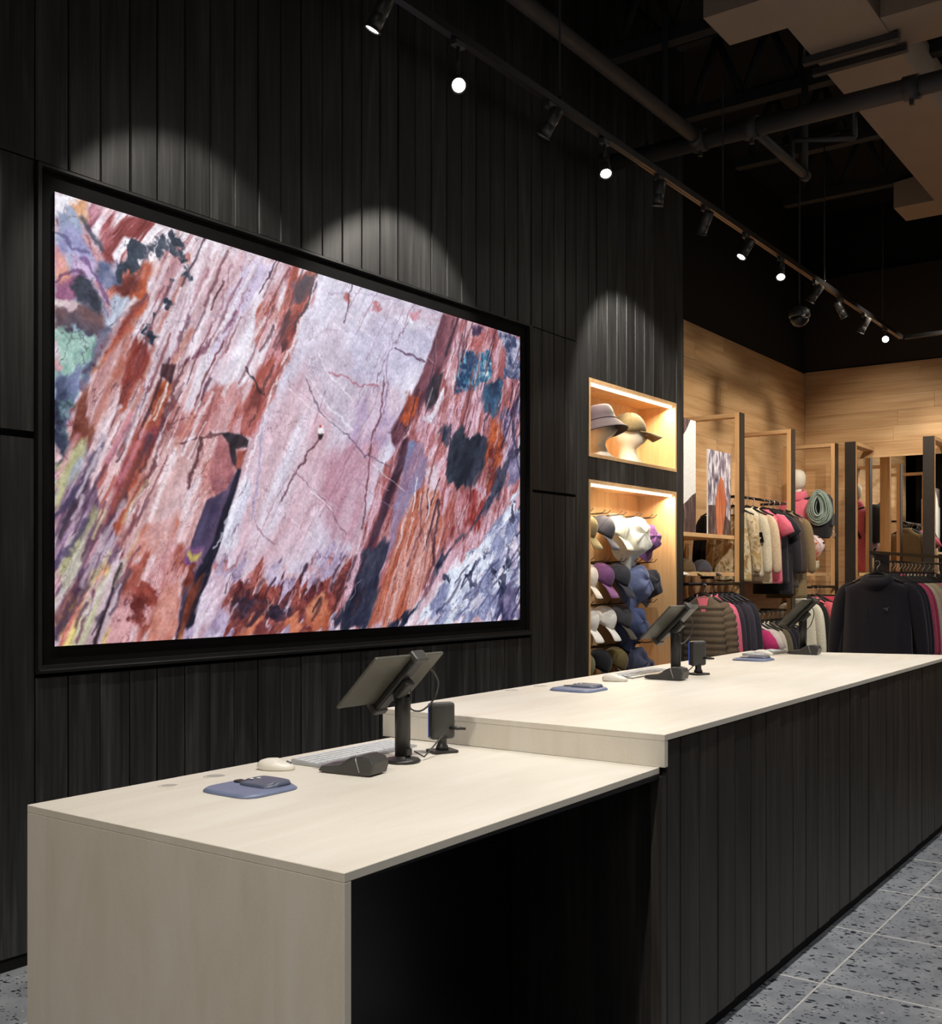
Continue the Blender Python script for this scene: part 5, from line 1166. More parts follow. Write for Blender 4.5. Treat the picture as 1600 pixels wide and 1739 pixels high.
for args in (((XW-.12, 6.60, 2.222), math.radians(30), 'cream mannequin head wearing the mauve bucket hat'), ((XW-.15, 7.12, 2.222), math.radians(40), 'cream mannequin head wearing the khaki cap')):
    h_ = headform(*args); h_.scale = (1.22, 1.22, .95)
def crown(m, rx, ry, h, n=24, k=0.0, mi=0):
    R = []
    for i in range(8):
        t_ = i/7*math.pi/2; r = math.cos(t_)**.8 if i < 7 else .02; z = math.sin(t_)*h
        R.append([Vector((math.cos(a)*rx*r, math.sin(a)*ry*r, z+k*math.cos(a*6)*.003*r)) for a in [j/n*math.tau for j in range(n)]])
    return m.loft(R, mi)
def brimmesh(L, wd, droop, rx, ry):
    m = MB(); top = []; N = 12; Mr = 4
    def P(i, j, dz):
        a = -1.05+2.1*i/N; u = j/Mr
        bx, by = math.cos(a)*rx*.98, math.sin(a)*ry*.98
        ox = rx*.55+L*math.cos(a*.9)**.6*1.0+.02; oy = math.sin(a)*wd
        x = bx*(1-u)+(max(ox, bx))*u; y = by*(1-u)+oy*u
        return Vector((x, y, .004-droop*u*u-.35*abs(y)**2*6*u+dz))
    g1 = [[m.bm.verts.new(P(i, j, 0)) for j in range(Mr+1)] for i in range(N+1)]
    g2 = [[m.bm.verts.new(P(i, j, -.004)) for j in range(Mr+1)] for i in range(N+1)]
    for i in range(N):
        for j in range(Mr):
            m.bm.faces.new((g1[i][j], g1[i+1][j], g1[i+1][j+1], g1[i][j+1])); m.bm.faces.new((g2[i][j], g2[i][j+1], g2[i+1][j+1], g2[i+1][j]))
        m.bm.faces.new((g1[i][Mr], g1[i+1][Mr], g2[i+1][Mr], g2[i][Mr])); m.bm.faces.new((g1[i][0], g2[i][0], g2[i+1][0], g1[i+1][0]))
    for i in (0, N):
        for j in range(Mr): m.bm.faces.new((g1[i][j], g1[i][j+1], g2[i][j+1], g2[i][j]))
    return m
def cap_hat(loc, rot, rgb, label, brgb=None, s=1.0, group=None, cat='cap'):
    T = thing('baseball_cap', label, cat, loc, 0, group); T.rotation_euler = rot; T.scale = (s, s, s)
    mt = cloth('fabric_%d_%d_%d' % rgb, rgb); bm_ = cloth('fabric_%d_%d_%d' % brgb, brgb) if brgb else mt
    cr_ = crown(MB(), .098, .082, .115, k=1).build('crown', mt, T, smooth=True)
    brimmesh(.112, .094, .026, .098, .082).build('brim', bm_, T, smooth=True)
    MB().lathe([(.007, .113), (.006, .118), (.001, .120)], 10).build('button', mt, cr_)
    m = MB()
    for k in range(6):
        a = k/6*math.tau+.52
        m.tube([(math.cos(a)*.098*(math.cos(q)**.8), math.sin(a)*.083*(math.cos(q)**.8), math.sin(q)*.1155+.0005) for q in (0.02, .3, .6, .9, 1.2, 1.5)], .0011, 5)
    m.build('seams', mt, cr_)
    return T
def bucket_hat(loc, rot, rgb, label, s=1.0, group=None, droop=.055, soft=0.0):
    T = thing('bucket_hat', label, 'bucket hat', loc, 0, group); T.rotation_euler = rot; T.scale = (s, s, s)
    mt = cloth('fabric_%d_%d_%d' % rgb, rgb)
    m = MB(); n = 32; R = []
    sd = random.random()*50
    for r, z in ((.150, -droop), (.146, -droop-.003), (.118, -.022), (.098, .0), (.094, .03), (.086, .075), (.078, .088), (.045, .093), (.002, .094)):
        R.append([Vector((math.cos(a)*r*1.08*(1+soft*.22*noise.noise(Vector((math.cos(a)*1.1+sd, math.sin(a)*1.1, z*5)))), math.sin(a)*r*.94, z+soft*.05*noise.noise(Vector((math.cos(a)*2, math.sin(a)*2+sd, z*9))))) for a in [j/n*math.tau for j in range(n)]])
    m.loft(R[1:], 0, (False, True)).build('crown', mt, T, smooth=True)
    rr = [R[1], R[0], [Vector((p.x*.99, p.y*.99, p.z+.002)) for p in R[0]], [Vector((p.x*.98, p.y*.98, p.z-.003)) for p in R[2]], [Vector((p.x*.97, p.y*.97, p.z)) for p in R[3]]]
    MB().loft(rr, 0, (False, False)).build('brim_lining', mt, T, smooth=True)
    MB().tube([(math.cos(a)*.098*1.085, math.sin(a)*.0925, .004) for a in [j/n*math.tau for j in range(n)]], .002, 6, close=True).build('seam', mt, T)
    return T
bucket_hat((XW-.110, 6.60, 2.222+.245), (math.radians(-8), math.radians(-12), math.radians(30)), (52, 45, 58), 'mauve grey bucket hat on the left mannequin head', 1.2, None, .065)
cap_hat((XW-.145, 7.12, 2.222+.232), (0, math.radians(0), math.radians(40)), (96, 84, 60), 'khaki baseball cap on the right mannequin head', s=1.3)
# peg rows
PZ = [1.835, 1.50, 1.20, .90]; PY = [6.42, 6.66, 6.90, 7.14, 7.38]
for r, z in enumerate(PZ):
    T = thing('peg_rail', 'black wire peg rail in hat niche, ' + ('topmost row', 'second row from the top', 'third row from the top', 'lowest visible row')[r], 'peg rail', (XW-.29, 6.3, z))
    MB().box(-.008, 0, .02, 1.28, -.004, .004).build('rail', M['wire'], T)
    for y in PY:
        for dy in (-.035, .035):
            MB().tube([(0, y-6.3+dy, 0), (.20, y-6.3+dy, .012), (.225, y-6.3+dy, .035)], .0028, 6).build('peg', M['wire'], T)
def hang_rot(yaw=0, tilt=0):
    X = Vector((.74, .26, -.56)); X.normalize(); Z = Vector((.50, .12, .82)); Z = (Z-X*Z.dot(X)).normalized(); Y = Z.cross(X)
    Mx = Matrix((X, Y, Z)).transposed().to_4x4()
    return (Matrix.Rotation(yaw, 4, 'Z') @ Mx).to_euler()
HG = 'hats hanging in the oak niche'
caps = [
 (0, 6.40, (132, 120, 84), 'olive khaki cap at the left end of the top peg row', None),
 (0, 6.645, (72, 72, 84), 'slate grey cap second along the top peg row', None),
 (0, 6.86, (244, 244, 228), 'off-white cap between slate cap and big white hat, top row', None),
 (1, 6.40, (246, 238, 226), 'cream cap at the left end of the second peg row', None),
 (1, 6.635, (112, 72, 120), 'purple cap in the second peg row', (140, 92, 144)),
 (1, 6.88, (54, 56, 66), 'charcoal cap right of the purple cap, second row', None),
 (2, 6.42, (250, 246, 240), 'white cap at the left end of the third peg row', None),
 (2, 6.665, (250, 248, 242), 'white cap second along the third peg row', None),
 (2, 6.90, (66, 66, 72), 'dark grey cap with tan lacing in the third peg row', (84, 78, 70)),
 (3, 6.36, (120, 116, 84), 'olive cap low at the left of the hat niche', None),
 (3, 6.60, (22, 24, 32), 'black cap in the lowest visible peg row', None),
 (3, 6.84, (104, 92, 58), 'olive brown cap in the lowest visible peg row', None)]
for r, y, c, lb, b in caps:
    cap_hat((XW-.15, y+.045, PZ[r]-.115), hang_rot(random.uniform(-.12, .12)), c, lb, b, 1.02, HG)
buckets = [
 (0, 7.09, (248, 248, 236), 'big white floppy hat in the top peg row', 1.42, .10),
 (0, 7.36, (120, 78, 134), 'purple floppy hat at the right end of the top row', .95, .06),
 (1, 7.14, (112, 124, 166), 'periwinkle blue soft hat in the second peg row', 1.3, .08),
 (1, 7.38, (58, 60, 70), 'charcoal soft hat at the right end of the second row', 1.0, .0),
 (2, 7.12, (76, 88, 128), 'navy blue soft hat below the periwinkle hat', 1.2, .1),
 (3, 7.16, (70, 74, 98), 'patterned navy soft hat in the lowest visible row', 1.25, .12)]
for r, y, c, lb, s, dx in buckets:
    X = Vector((.25, .25, -.93)).normalized(); Z = Vector((.93, .1, .25)); Z = (Z-X*Z.dot(X)).normalized(); Mx = Matrix((X, Z.cross(X), Z)).transposed().to_4x4()
    bucket_hat((XW-.13, y, PZ[r]-.155), (Matrix.Rotation(random.uniform(-.3, .1), 4, 'Z') @ Mx).to_euler(), c, lb, s, HG, .05, .5)

# ================================================================ GARMENTS
def garment(loc, rz, kind, rgb, label, cat, group=None, L=.66, W=.23, sleeve='long', acc=None, s=1.0, seed=1, thick=.045, hooks=True, zip_=None):
    """hook at the origin; width along x, thickness along y, front faces -y"""
    T = thing(kind, label, cat, loc, rz, group); T.scale = (s, s, s)
    mt = cloth('fabric_%d_%d_%d' % rgb, rgb)
    puff = kind == 'puffer_jacket'
    n = 28; R = []; zs = [-.085, -.10, -.118, -.14, -.17, -.21] + [-.21-(L-.125)*k/18 for k in range(1, 19)]
    if puff: zs = [-.085, -.10, -.118, -.14, -.165] + [-.165-(L-.08)*k/56 for k in range(1, 57)]
    for i, z in enumerate(zs):
        d = -z-.085
        if d < .001: hw, hd = .060, thick*.7
        elif d < .02: hw, hd = .075, thick*.8
        elif d < .04: hw, hd = .12, thick*.85
        elif d < .06: hw, hd = W*.78, thick*.95
        elif d < .09: hw, hd = W*.93, thick
        else:
            u = (d-.09)/max(L-.09, .01); hw = W*(.90+.10*u); hd = thick*(1+.25*u)
        pf = (abs(math.sin((z+.09)*math.pi/.052))**.5*.016-.010) if puff and d > .03 else 0
        ring = []
        for k in range(n):
            a = k/n*math.tau; c, sn = math.cos(a), math.sin(a)
            ex = abs(c)**.7*(1 if c > 0 else -1); ey = abs(sn)**.8*(1 if sn > 0 else -1)
            wr = .012*noise.noise(Vector((ex*hw*16+seed*9.1, seed*3.3, z*3.2)))*min(1, d*6)*(.3 if puff else 1.6)
            ring.append(Vector((ex*(hw+pf*.6), ey*(hd+wr+pf), z-.018*abs(ex)*(1 if .02 < d < .08 else 0))))
        R.append(ring)
    MB().loft(R, 0, (True, True)).build('body', mt, T, smooth=True)
    if sleeve:
        for sgn in (-1, 1):
            if sleeve == 'long': path = [(W*.66, -.150, .026), (W*.86, -.172, .042), (W*1.00, -.235, .054), (W*1.09, -.34, .052), (W*1.17, -.46, .047), (W*1.23, -.58, .042), (W*1.25, -.66, .036)]
            else: path = [(W*.68, -.150, .03), (W*.90, -.175, .05), (W*1.14, -.235, .062), (W*1.32, -.31, .064)]
            if puff:
                pp = []
                for a, b in zip(path, path[1:]):
                    for k in range(10):
                        u = k/10; pp.append(tuple(a[q]*(1-u)+b[q]*u for q in range(3)))
                dist = 0; path2 = []
                for i, p in enumerate(pp):
                    if i: dist += math.hypot(p[0]-pp[i-1][0], p[1]-pp[i-1][1])
                    path2.append((p[0], p[1], p[2]+(abs(math.sin(dist*math.pi/.052))**.5*.016-.009)))
                path = path2
            m = MB(); R = []
            P = [Vector((sgn*p[0], 0, p[1])) for p in path]
            for i, p in enumerate(P):
                tg = (P[min(i+1, len(P)-1)]-P[max(i-1, 0)]).normalized(); a = Vector((0, 1, 0)); b = tg.cross(a)
                R.append([p+(a*math.cos(q)*.62+b*math.sin(q))*path[i][2]*(1+.10*noise.noise(Vector((i*1.3+seed, q, sgn)))) for q in [k/14*math.tau for k in range(14)]])
            if sleeve == 'long' and not puff: m.loft(R).build('sleeve', mt, T, smooth=True, sub=1)
            else: m.loft(R).build('sleeve', mt, T, smooth=True)
    if kind in ('hooded_jacket', 'puffer_jacket', 'jacket', 'shirt_jacket'):
        # collar or hood around the neck
        if kind == 'hooded_jacket':
            m = MB(); R = []
            for u, r, y, z in ((0, .105, .0, -.155), (.2, .112, -.008, -.13), (.5, .105, -.012, -.105), (.8, .085, -.006, -.085), (1, .062, .004, -.075)):
                R.append([Vector((math.cos(q)*r, y+math.sin(q)*r*.62, z-(.028*max(0, -math.sin(q)))+.008*noise.noise(Vector((q*2, u*3, seed))))) for q in [k/22*math.tau for k in range(22)]])
            m.loft(R, 0, (True, True)).build('hood', mt, T, smooth=True)
        else:
            m = MB(); R = []
            for r, z in ((.072, -.115), (.066, -.085), (.062, -.070), (.056, -.072), (.056, -.10)):
                R.append([Vector((math.cos(q)*r, math.sin(q)*r*.7, z-(.03*max(0, -math.sin(q))))) for q in [k/20*math.tau for k in range(20)]])
            m.loft(R, 0, (False, False)).build('collar', cloth('fabric_%d_%d_%d' % (acc or rgb), acc or rgb), T, smooth=True)
    if acc and kind == 'puffer_jacket':
        pts = [(-.045, -.095), (.050, -.095), (.036, -.16), (.012, -.245), (-.02, -.165)]
        MB().prism(pts, 1, -.060, -.052).build('lining', cloth('fabric_%d_%d_%d' % acc, acc), T, label='coral pink lining at the open neck')
    if zip_:
        MB().box(-.002, .002, -thick*1.3-.008, -thick, -.09-L+.05, -.12).build('zip', cloth('fabric_%d_%d_%d' % zip_, zip_), T)
    if hooks:
        m = MB()
        m.tube([(-.19, 0, -.150), (-.12, 0, -.118), (-.04, 0, -.078), (0, 0, -.066), (.04, 0, -.078), (.12, 0, -.118), (.19, 0, -.150)], [.006, .009, .011, .012, .011, .009, .006], 8)
        hg_ = m.build('hanger', M['hanger'], T)
        MB().tube([(0, 0, -.066), (0, 0, -.035), (.012, 0, -.022), (.018, 0, -.008), (.013, 0, .006), (0, 0, .012), (-.013, 0, .006)], .0024, 6).build('hook', M['silver'], hg_)
    return T
def trousers(loc, rz, rgb, label, group=None, L=.95):
    T = thing('trousers', label, 'trousers', loc, rz, group); mt = cloth('fabric_%d_%d_%d' % rgb, rgb)
    for sgn in (-1, 1):
        R = []
        for k in range(10):
            u = k/9; R.append([Vector((sgn*.075+math.cos(q)*(.085-.02*u), math.sin(q)*.03*(1+.2*math.sin(u*9)), -.08-u*L)) for q in [i/14*math.tau for i in range(14)]])
        MB().loft(R).build('leg', mt, T, smooth=True)
    MB().box(-.16, .16, -.006, .006, -.085, -.065, .002).build('hanger', M['hanger'], T)
    MB().tube([(0, 0, -.066), (0, 0, -.02), (.015, 0, -.006), (0, 0, .012), (-.013, 0, .006)], .0024, 6).build('hook', M['silver'], T)
def rod(name, a, b, r, mat, label, brackets=True, cat='clothes rail', sq=False):
    a, b = Vector(a), Vector(b); T = thing(name, label, cat, tuple(a))
    MB().tube([(0, 0, 0), tuple(b-a)], r, 12).build('rail', mat, T)
    if brackets:
        for p in (Vector((0, 0, 0)), b-a):
            MB().box(p.x-.25 if abs((b-a).y) > abs((b-a).x) else p.x-.012, p.x, p.y-.004, p.y+(.004 if abs((b-a).y) > abs((b-a).x) else .25), p.z-.012, p.z+.012).build('bracket', mat, T)
    return T
XR = -3.63
Y1a, Y1b, Y2a, Y2b, Y3a, Y3b = 8.873, 8.973, 10.150, 10.250, 11.476, 11.576
FZ = 2.81
# portal frames projecting from the left oak wall
def portal(y0, y1, label):
    T = thing('portal_frame', label, 'display frame', (XO, y0, 0), 0, 'oak portal frames along the left wall'); d = XW-XO
    MB().box(d-.048, d-.006, 0, y1-y0, 0, FZ).build('post', M['oakz'], T)
    MB().box(d-.006, d, -.001, y1-y0+.001, 0, FZ+.001).build('edge_strip', M['steel'], T, label='dark bronze edge strip')
    MB().box(.002, d-.048, 0, y1-y0, FZ-.035, FZ).build('top_rail', M['oakx'], T)
    MB().box(.002, .04, 0, y1-y0, 0, FZ-.036).build('wall_post', M['oakz'], T)
portal(Y1a, Y1b, 'oak portal frame with dark edge nearest the charred wall')
portal(Y2a, Y2b, 'middle oak portal frame between white and coral garments')
portal(Y3a, Y3b, 'oak portal frame in the far left corner by the mannequin')
def fin(x0, x1, label):
    T = thing('portal_frame', label, 'display frame', (x0, Y3a, 0), 0, 'oak portal frames along the back wall'); w_ = x1-x0; D = YB-Y3a
    MB().box(0, w_, .006, .048, 0, FZ).build('post', M['oakz'], T)
    MB().box(-.001, w_+.001, 0, .006, 0, FZ+.001).build('edge_strip', M['steel'], T, label='dark bronze edge strip')
    MB().box(0, w_, .048, D-.028, FZ-.035, FZ).build('top_rail', M['oak'], T)
fin(-3.477, -3.368, 'dark-faced oak portal frame at left of the mirror')
fin(-2.703, -2.595, 'dark-faced oak portal frame at right of the mirror')
fin(-1.55, -1.44, 'dark-faced oak portal frame farther right along the back wall')
T = thing('mirror', 'tall mirror on the back wall between two dark portal frames', 'mirror', (-3.54, YB, 0))
MB().box(.0, .93, -.022, -.004, .05, 2.70).build('glass', M['mirror'], T)
MB().box(-.004, .934, -.004, -.001, .046, 2.704).build('backing', M['black'], T)
# shelves
def shelf(x0, x1, y0, y1, z, label, mat='oakz'):
    o = MB().box(x0, x1, y0, y1, z-.032, z, .001).build('shelf', M['oakn']); tag(o, label, 'shelf', 'oak wall shelves')
shelf(XO+.001, XW-.05, 7.745, Y1a-.002, 1.755, 'upper oak shelf under the mountain photo boards')
shelf(XO+.001, XW-.05, 7.745, Y1a-.002, 1.440, 'lower oak shelf carrying the folded caps')
shelf(XO+.001, XW-.05, Y2b+.002, Y3a-.002, 1.445, 'oak shelf under the coral jacketed mannequin')
shelf(-3.366, -2.705, 11.60, YB-.026, 1.445, 'oak shelf in front of the mirror', 'oakx')
# photo boards
def board_photo(y0, y1, z0, z1, x, label, regs, th=.012):
    T = thing('photo_board', label, 'photo board', (x, y0, z0)); W_ = y1-y0; H_ = z1-z0
    MB().box(-th, 0, 0, W_, 0, H_).build('panel', cloth('board_white', (232, 230, 228)), T)
    for i, (nm, mt, poly) in enumerate(regs):
        MB().face([(0.0012+.0004*i, u*W_, v*H_) for u, v in poly]).build(nm, mt, T)
mtn = NT('dark_mountain_print'); v = mtn.coords((30, 30, 8)); nz = mtn.n('ShaderNodeTexNoise', i_Scale=1.0, i_Detail=5.0); mtn.l(v, nz.inputs['Vector'])
mtn.l(mtn.ramp(nz.outputs['Fac'], [(.3, srgb(58, 40, 40)), (.55, srgb(92, 72, 72)), (.75, srgb(150, 130, 132))]), mtn.b.inputs['Base Color'])
fal = NT('waterfall_print'); v = fal.coords((26, 26, 9)); nz = fal.n('ShaderNodeTexNoise', i_Scale=1.0, i_Detail=6.0); fal.l(v, nz.inputs['Vector'])
fal.l(fal.ramp(nz.outputs['Fac'], [(.35, srgb(64, 52, 66)), (.5, srgb(150, 140, 160)), (.62, srgb(236, 232, 240))]), fal.b.inputs['Base Color'])
ora = NT('orange_rock_print'); v = ora.coords((40, 40, 6)); nz = ora.n('ShaderNodeTexNoise', i_Scale=1.0, i_Detail=4.0); ora.l(v, nz.inputs['Vector'])
ora.l(ora.ramp(nz.outputs['Fac'], [(.3, srgb(170, 84, 56)), (.7, srgb(226, 140, 100))]), ora.b.inputs['Base Color'])
board_photo(7.76, 8.165, 1.756, 2.66, XW-.09, 'tall white photo board with dark mountain slopes on the upper shelf', [
    ('print', mtn.m, [(0, 0), (1, 0), (1, .36), (.8, .33), (.6, .28), (.3, .22), (0, .2)]),
    ('print', mtn.m, [(0, 1), (0, .70), (.25, .72), (.38, .84), (.55, .9), (.75, 1)])])
board_photo(8.375, 8.845, 1.756, 2.455, XW-.075, 'narrow photo board of an orange rock pillar on the upper shelf', [
    ('print', fal.m, [(0, 0), (1, 0), (1, 1), (0, 1)]),
    ('print', mtn.m, [(0, 0), (1, 0), (1, .16), (.6, .30), (.3, .35), (0, .34)]),
    ('print', ora.m, [(.38, 0), (.62, 0), (.82, .40), (.66, .66), (.52, .70), (.40, .55), (.30, .40)])])
# caps on lower shelf
RS = 'folded caps on the lower oak shelf'
cap_hat((XW-.16, 7.86, 1.442), (0, 0, math.radians(-20)), (232, 230, 226), 'white cap at the left end of the lower oak shelf', s=.9, group=RS)
cap_hat((XW-.17, 8.12, 1.442), (0, 0, math.radians(30)), (84, 66, 44), 'brown cap with khaki brim on the lower oak shelf', (150, 132, 88), .95, RS)
cap_hat((XW-.17, 8.46, 1.442), (0, 0, math.radians(40)), (60, 58, 66), 'charcoal cap on the lower oak shelf', None, .9, RS)
# rails
rod('clothes_rail', (XR, 8.985, 2.10), (XR, 10.14, 2.10), .012, M['wire'], 'black upper clothes rail between the first two portal frames')
rod('clothes_rail', (XR+.06, 7.80, 1.345), (XR+.06, 8.86, 1.345), .012, M['wire'], 'black clothes rail under the cap shelf')
rod('clothes_rail', (XR, 8.985, 1.085), (XR, 10.14, 1.085), .012, M['wire'], 'black lower clothes rail between the first two portal frames')
rod('clothes_rail', (XR+.06, 10.26, 1.30), (XR+.06, 11.46, 1.30), .012, M['wire'], 'black clothes rail under the mannequin shelf')
rod('clothes_rail', (-2.55, 11.86, 2.08), (-1.6, 11.86, 2.08), .012, M['wire'], 'black clothes rail on the back wall right of the mirror')
G1 = 'garments under the cap shelf'; G2 = 'garments on the upper left rail'; G3 = 'garments on the lower left rail'; G4 = 'garments under the mannequin shelf'
garment((XR+.12, 7.985, 1.333), math.radians(6), 'puffer_jacket', (98, 86, 74), 'brown quilted puffer jacket with coral lining', 'jacket', G1, .62, .19, 'long', (226, 116, 138), seed=2, thick=.06)
for y, c, k, lb, z in ((8.10, (36, 38, 46), 'jacket', 'black jacket directly behind the puffer', 0), (8.20, (44, 44, 54), 'jacket', 'charcoal jacket second behind the puffer', 0), (8.31, (226, 112, 140), 'jacket', 'coral pink jacket among dark ones under the cap shelf', .0),
                       (8.42, (54, 50, 64), 'jacket', 'dark plum jacket right of the coral one', 0), (8.52, (44, 42, 54), 'jacket', 'dark navy jacket fifth behind the puffer', 0), (8.63, (60, 56, 70), 'jacket', 'slate purple jacket sixth behind the puffer', 0), (8.75, (46, 46, 58), 'jacket', 'navy jacket beside the first portal frame', 0)):
    garment((XR+.03, y, 1.333), random.uniform(-.05, .05), k, c, lb, 'jacket', G1, .66, .19, 'long', seed=y*10, thick=.035)
garment((XR-.20, 9.06, 2.088), 0, 'jacket', (14, 14, 16), 'black jacket seen behind the orange rock photo board', 'jacket', G2, .62, .19, 'long', seed=5, thick=.03)
# camo pattern fabric
cm = NT('camo_print'); v = cm.coords((12, 12, 9)); nz = cm.n('ShaderNodeTexNoise', i_Scale=1.0, i_Detail=3.0, i_Distortion=1.0); cm.l(v, nz.inputs['Vector'])
cm.l(cm.ramp(nz.outputs['Fac'], [(.4, srgb(150, 120, 76)), (.5, srgb(214, 200, 170)), (.6, srgb(180, 150, 100))]), cm.b.inputs['Base Color']); cm.b.inputs['Roughness'].default_value = .8
gcam = garment((XR-.06, 8.995, 2.088), 0, 'shirt_jacket', (206, 190, 156), 'tan and cream patterned jacket on the upper left rail', 'jacket', G2, .64, .175, 'long', seed=6, thick=.03)
for ch in gcam.children:
    if ch.name.split('.')[0] in ('body', 'sleeve', 'collar'): ch.data.materials[0] = cm.m
gw = garment((XR+.01, 9.13, 2.088), math.radians(-6), 'shirt_jacket', (224, 214, 190), 'cream shirt jacket with black swing tag', 'jacket', G2, .60, .165, 'long', seed=7, thick=.04, zip_=(200, 190, 165))
MB().box(.065, .115, -.068, -.064, -.42, -.33, M=Matrix.Rotation(math.radians(-12), 4, 'Y')).build('swing_tag', M['black'], gw, label='black rectangular swing tag')
MB().box(.084, .096, -.0695, -.0685, -.385, -.372, M=Matrix.Rotation(math.radians(-12), 4, 'Y')).build('tag_mark', M['white'], gw, label='tiny pale mark on the tag')
garment((XR+.02, 9.25, 2.088), 0, 'shirt_jacket', (222, 200, 172), 'beige shirt jacket behind the cream one', 'jacket', G2, .66, .18, 'long', seed=8, thick=.035)
garment((XR+.05, 9.42, 2.088), math.radians(-8), 't_shirt', (224, 108, 134), 'coral pink short sleeved t-shirt on the upper left rail', 't-shirt', G2, .66, .185, 'short', seed=9, thick=.05)
garment((XR+.03, 9.60, 2.088), 0, 't_shirt', (34, 34, 42), 'black t-shirt behind the coral one', 't-shirt', G2, .66, .19, 'short', seed=10)
garment((XR+.03, 9.72, 2.088), 0, 'jacket', (40, 38, 46), 'black long jacket third behind the coral t-shirt', 'jacket', G2, .76, .19, 'long', seed=11)
garment((XR+.04, 9.84, 2.088), 0, 'jacket', (70, 58, 50), 'dark brown jacket beside the olive jacket', 'jacket', G2, .70, .19, 'long', seed=12)
garment((XR+.06, 9.99, 2.088), math.radians(-4), 'jacket', (122, 104, 76), 'olive tan jacket hanging in front of the middle portal frame', 'jacket', G2, .80, .20, 'long', seed=13, thick=.05)
for y, c, k, lb, sl in ((9.10, (206, 60, 124), 't_shirt', 'magenta t-shirt at the front of the lower left rail', 'short'), (9.26, (226, 216, 214), 't_shirt', 'white t-shirt behind the magenta one', 'short'), (9.36, (222, 216, 206), 'jacket', 'off-white jacket second behind the magenta t-shirt', 'long'),
                        (9.46, (214, 208, 196), 'jacket', 'ivory jacket third behind the magenta t-shirt', 'long'), (9.60, (110, 104, 84), 'jacket', 'olive jacket on the lower left rail', 'long'), (9.70, (44, 42, 52), 'jacket', 'charcoal jacket on the lower left rail', 'long'), (9.82, (38, 38, 50), 'jacket', 'navy jacket on the lower left rail', 'long'), (9.96, (50, 48, 60), 'jacket', 'slate jacket at the far end of the lower left rail', 'long')):
    garment((XR+.03, y, 1.073), random.uniform(-.06, .06), k, c, lb, 't-shirt' if k == 't_shirt' else 'jacket', G3, .7, .175, sl, seed=y*7, thick=.035)
for y, c, k, lb, sl in ((10.36, (216, 212, 196), 'jacket', 'off-white jacket under the mannequin shelf', 'long'), (10.50, (30, 32, 34), 'jacket', 'black jacket behind the off-white one in the corner', 'long'), (10.72, (226, 104, 116), 't_shirt', 'coral red t-shirt on the corner rail', 'short'), (10.86, (50, 30, 40), 'jacket', 'dark maroon jacket on the corner rail', 'long')):
    garment((XR+.06, y, 1.288), random.uniform(-.06, .06), k, c, lb, 't-shirt' if k == 't_shirt' else 'jacket', G4, .72, .18, sl, seed=y*3, thick=.04)
trousers((XR+.06, 10.98, 1.288), 0, (196, 66, 84), 'dark coral trousers at the far end of the corner rail', G4)
garment((-2.28, 11.86, 2.068), math.radians(10), 'jacket', (190, 200, 168), 'pale green jacket on the back wall right of the mirror', 'jacket', None, .7, .2, 'long', seed=33)
garment((-2.0, 11.86, 2.068), math.radians(80), 'jacket', (60, 60, 66), 'dark grey jacket right of the pale green one', 'jacket', None, .7, .2, 'long', seed=34)

# mannequin with climbing kit on the corner shelf
T = thing('mannequin_torso', 'cream egg-headed mannequin torso wearing a coral hooded jacket', 'mannequin', (-3.87, 11.16, 1.447), math.radians(90)); T.scale = (1.0, 1.0, 1.03)
R = []
for z, a, b in ((.78, .03, .035), (.80, .035, .04), (.86, .045, .05)): R.append([Vector((math.cos(q)*a, math.sin(q)*b, z)) for q in [k/20*math.tau for k in range(20)]])
MB().loft(R).build('neck', M['headw'], T)
MB().lathe([(.005, .83), (.05, .845), (.075, .88), (.086, .93), (.084, .98), (.065, 1.02), (.035, 1.038), (.004, 1.045)], 24).build('head', M['headw'], T, smooth=True)
R = []
cor = cloth('fabric_226_116_138', (226, 116, 138))
for z, a, b in ((.02, .13, .17), (.15, .125, .165), (.32, .115, .15), (.48, .125, .18), (.60, .125, .205), (.68, .11, .20), (.735, .08, .13), (.775, .06, .08)): R.append([Vector((math.cos(q)*a*(1+.05*noise.noise(Vector((q, z*6, 2)))), math.sin(q)*b, z)) for q in [k/28*math.tau for k in range(28)]])
MB().loft(R).build('jacket', cor, T, smooth=True)
R = [[Vector((-.01+math.cos(q)*r, math.sin(q)*r*1.1, z+.02*math.cos(q))) for q in [k/20*math.tau for k in range(20)]] for r, z in ((.09, .745), (.10, .775), (.088, .81), (.07, .83), (.06, .82))]
MB().loft(R, 0, (False, False)).build('hood', cor, T, smooth=True)
for sg in (-1, 1):
    MB().tube([(0, sg*.15, .67), (.0, sg*.19, .61), (.01, sg*.20, .48), (.03, sg*.19, .36), (.06, sg*.18, .30)], [.05, .052, .046, .042, .036], 14).build('sleeve', cor, T, smooth=True)
MB().lathe([(.12, 0), (.12, .015), (.02, .02)], 24).build('base', M['headw'], T)
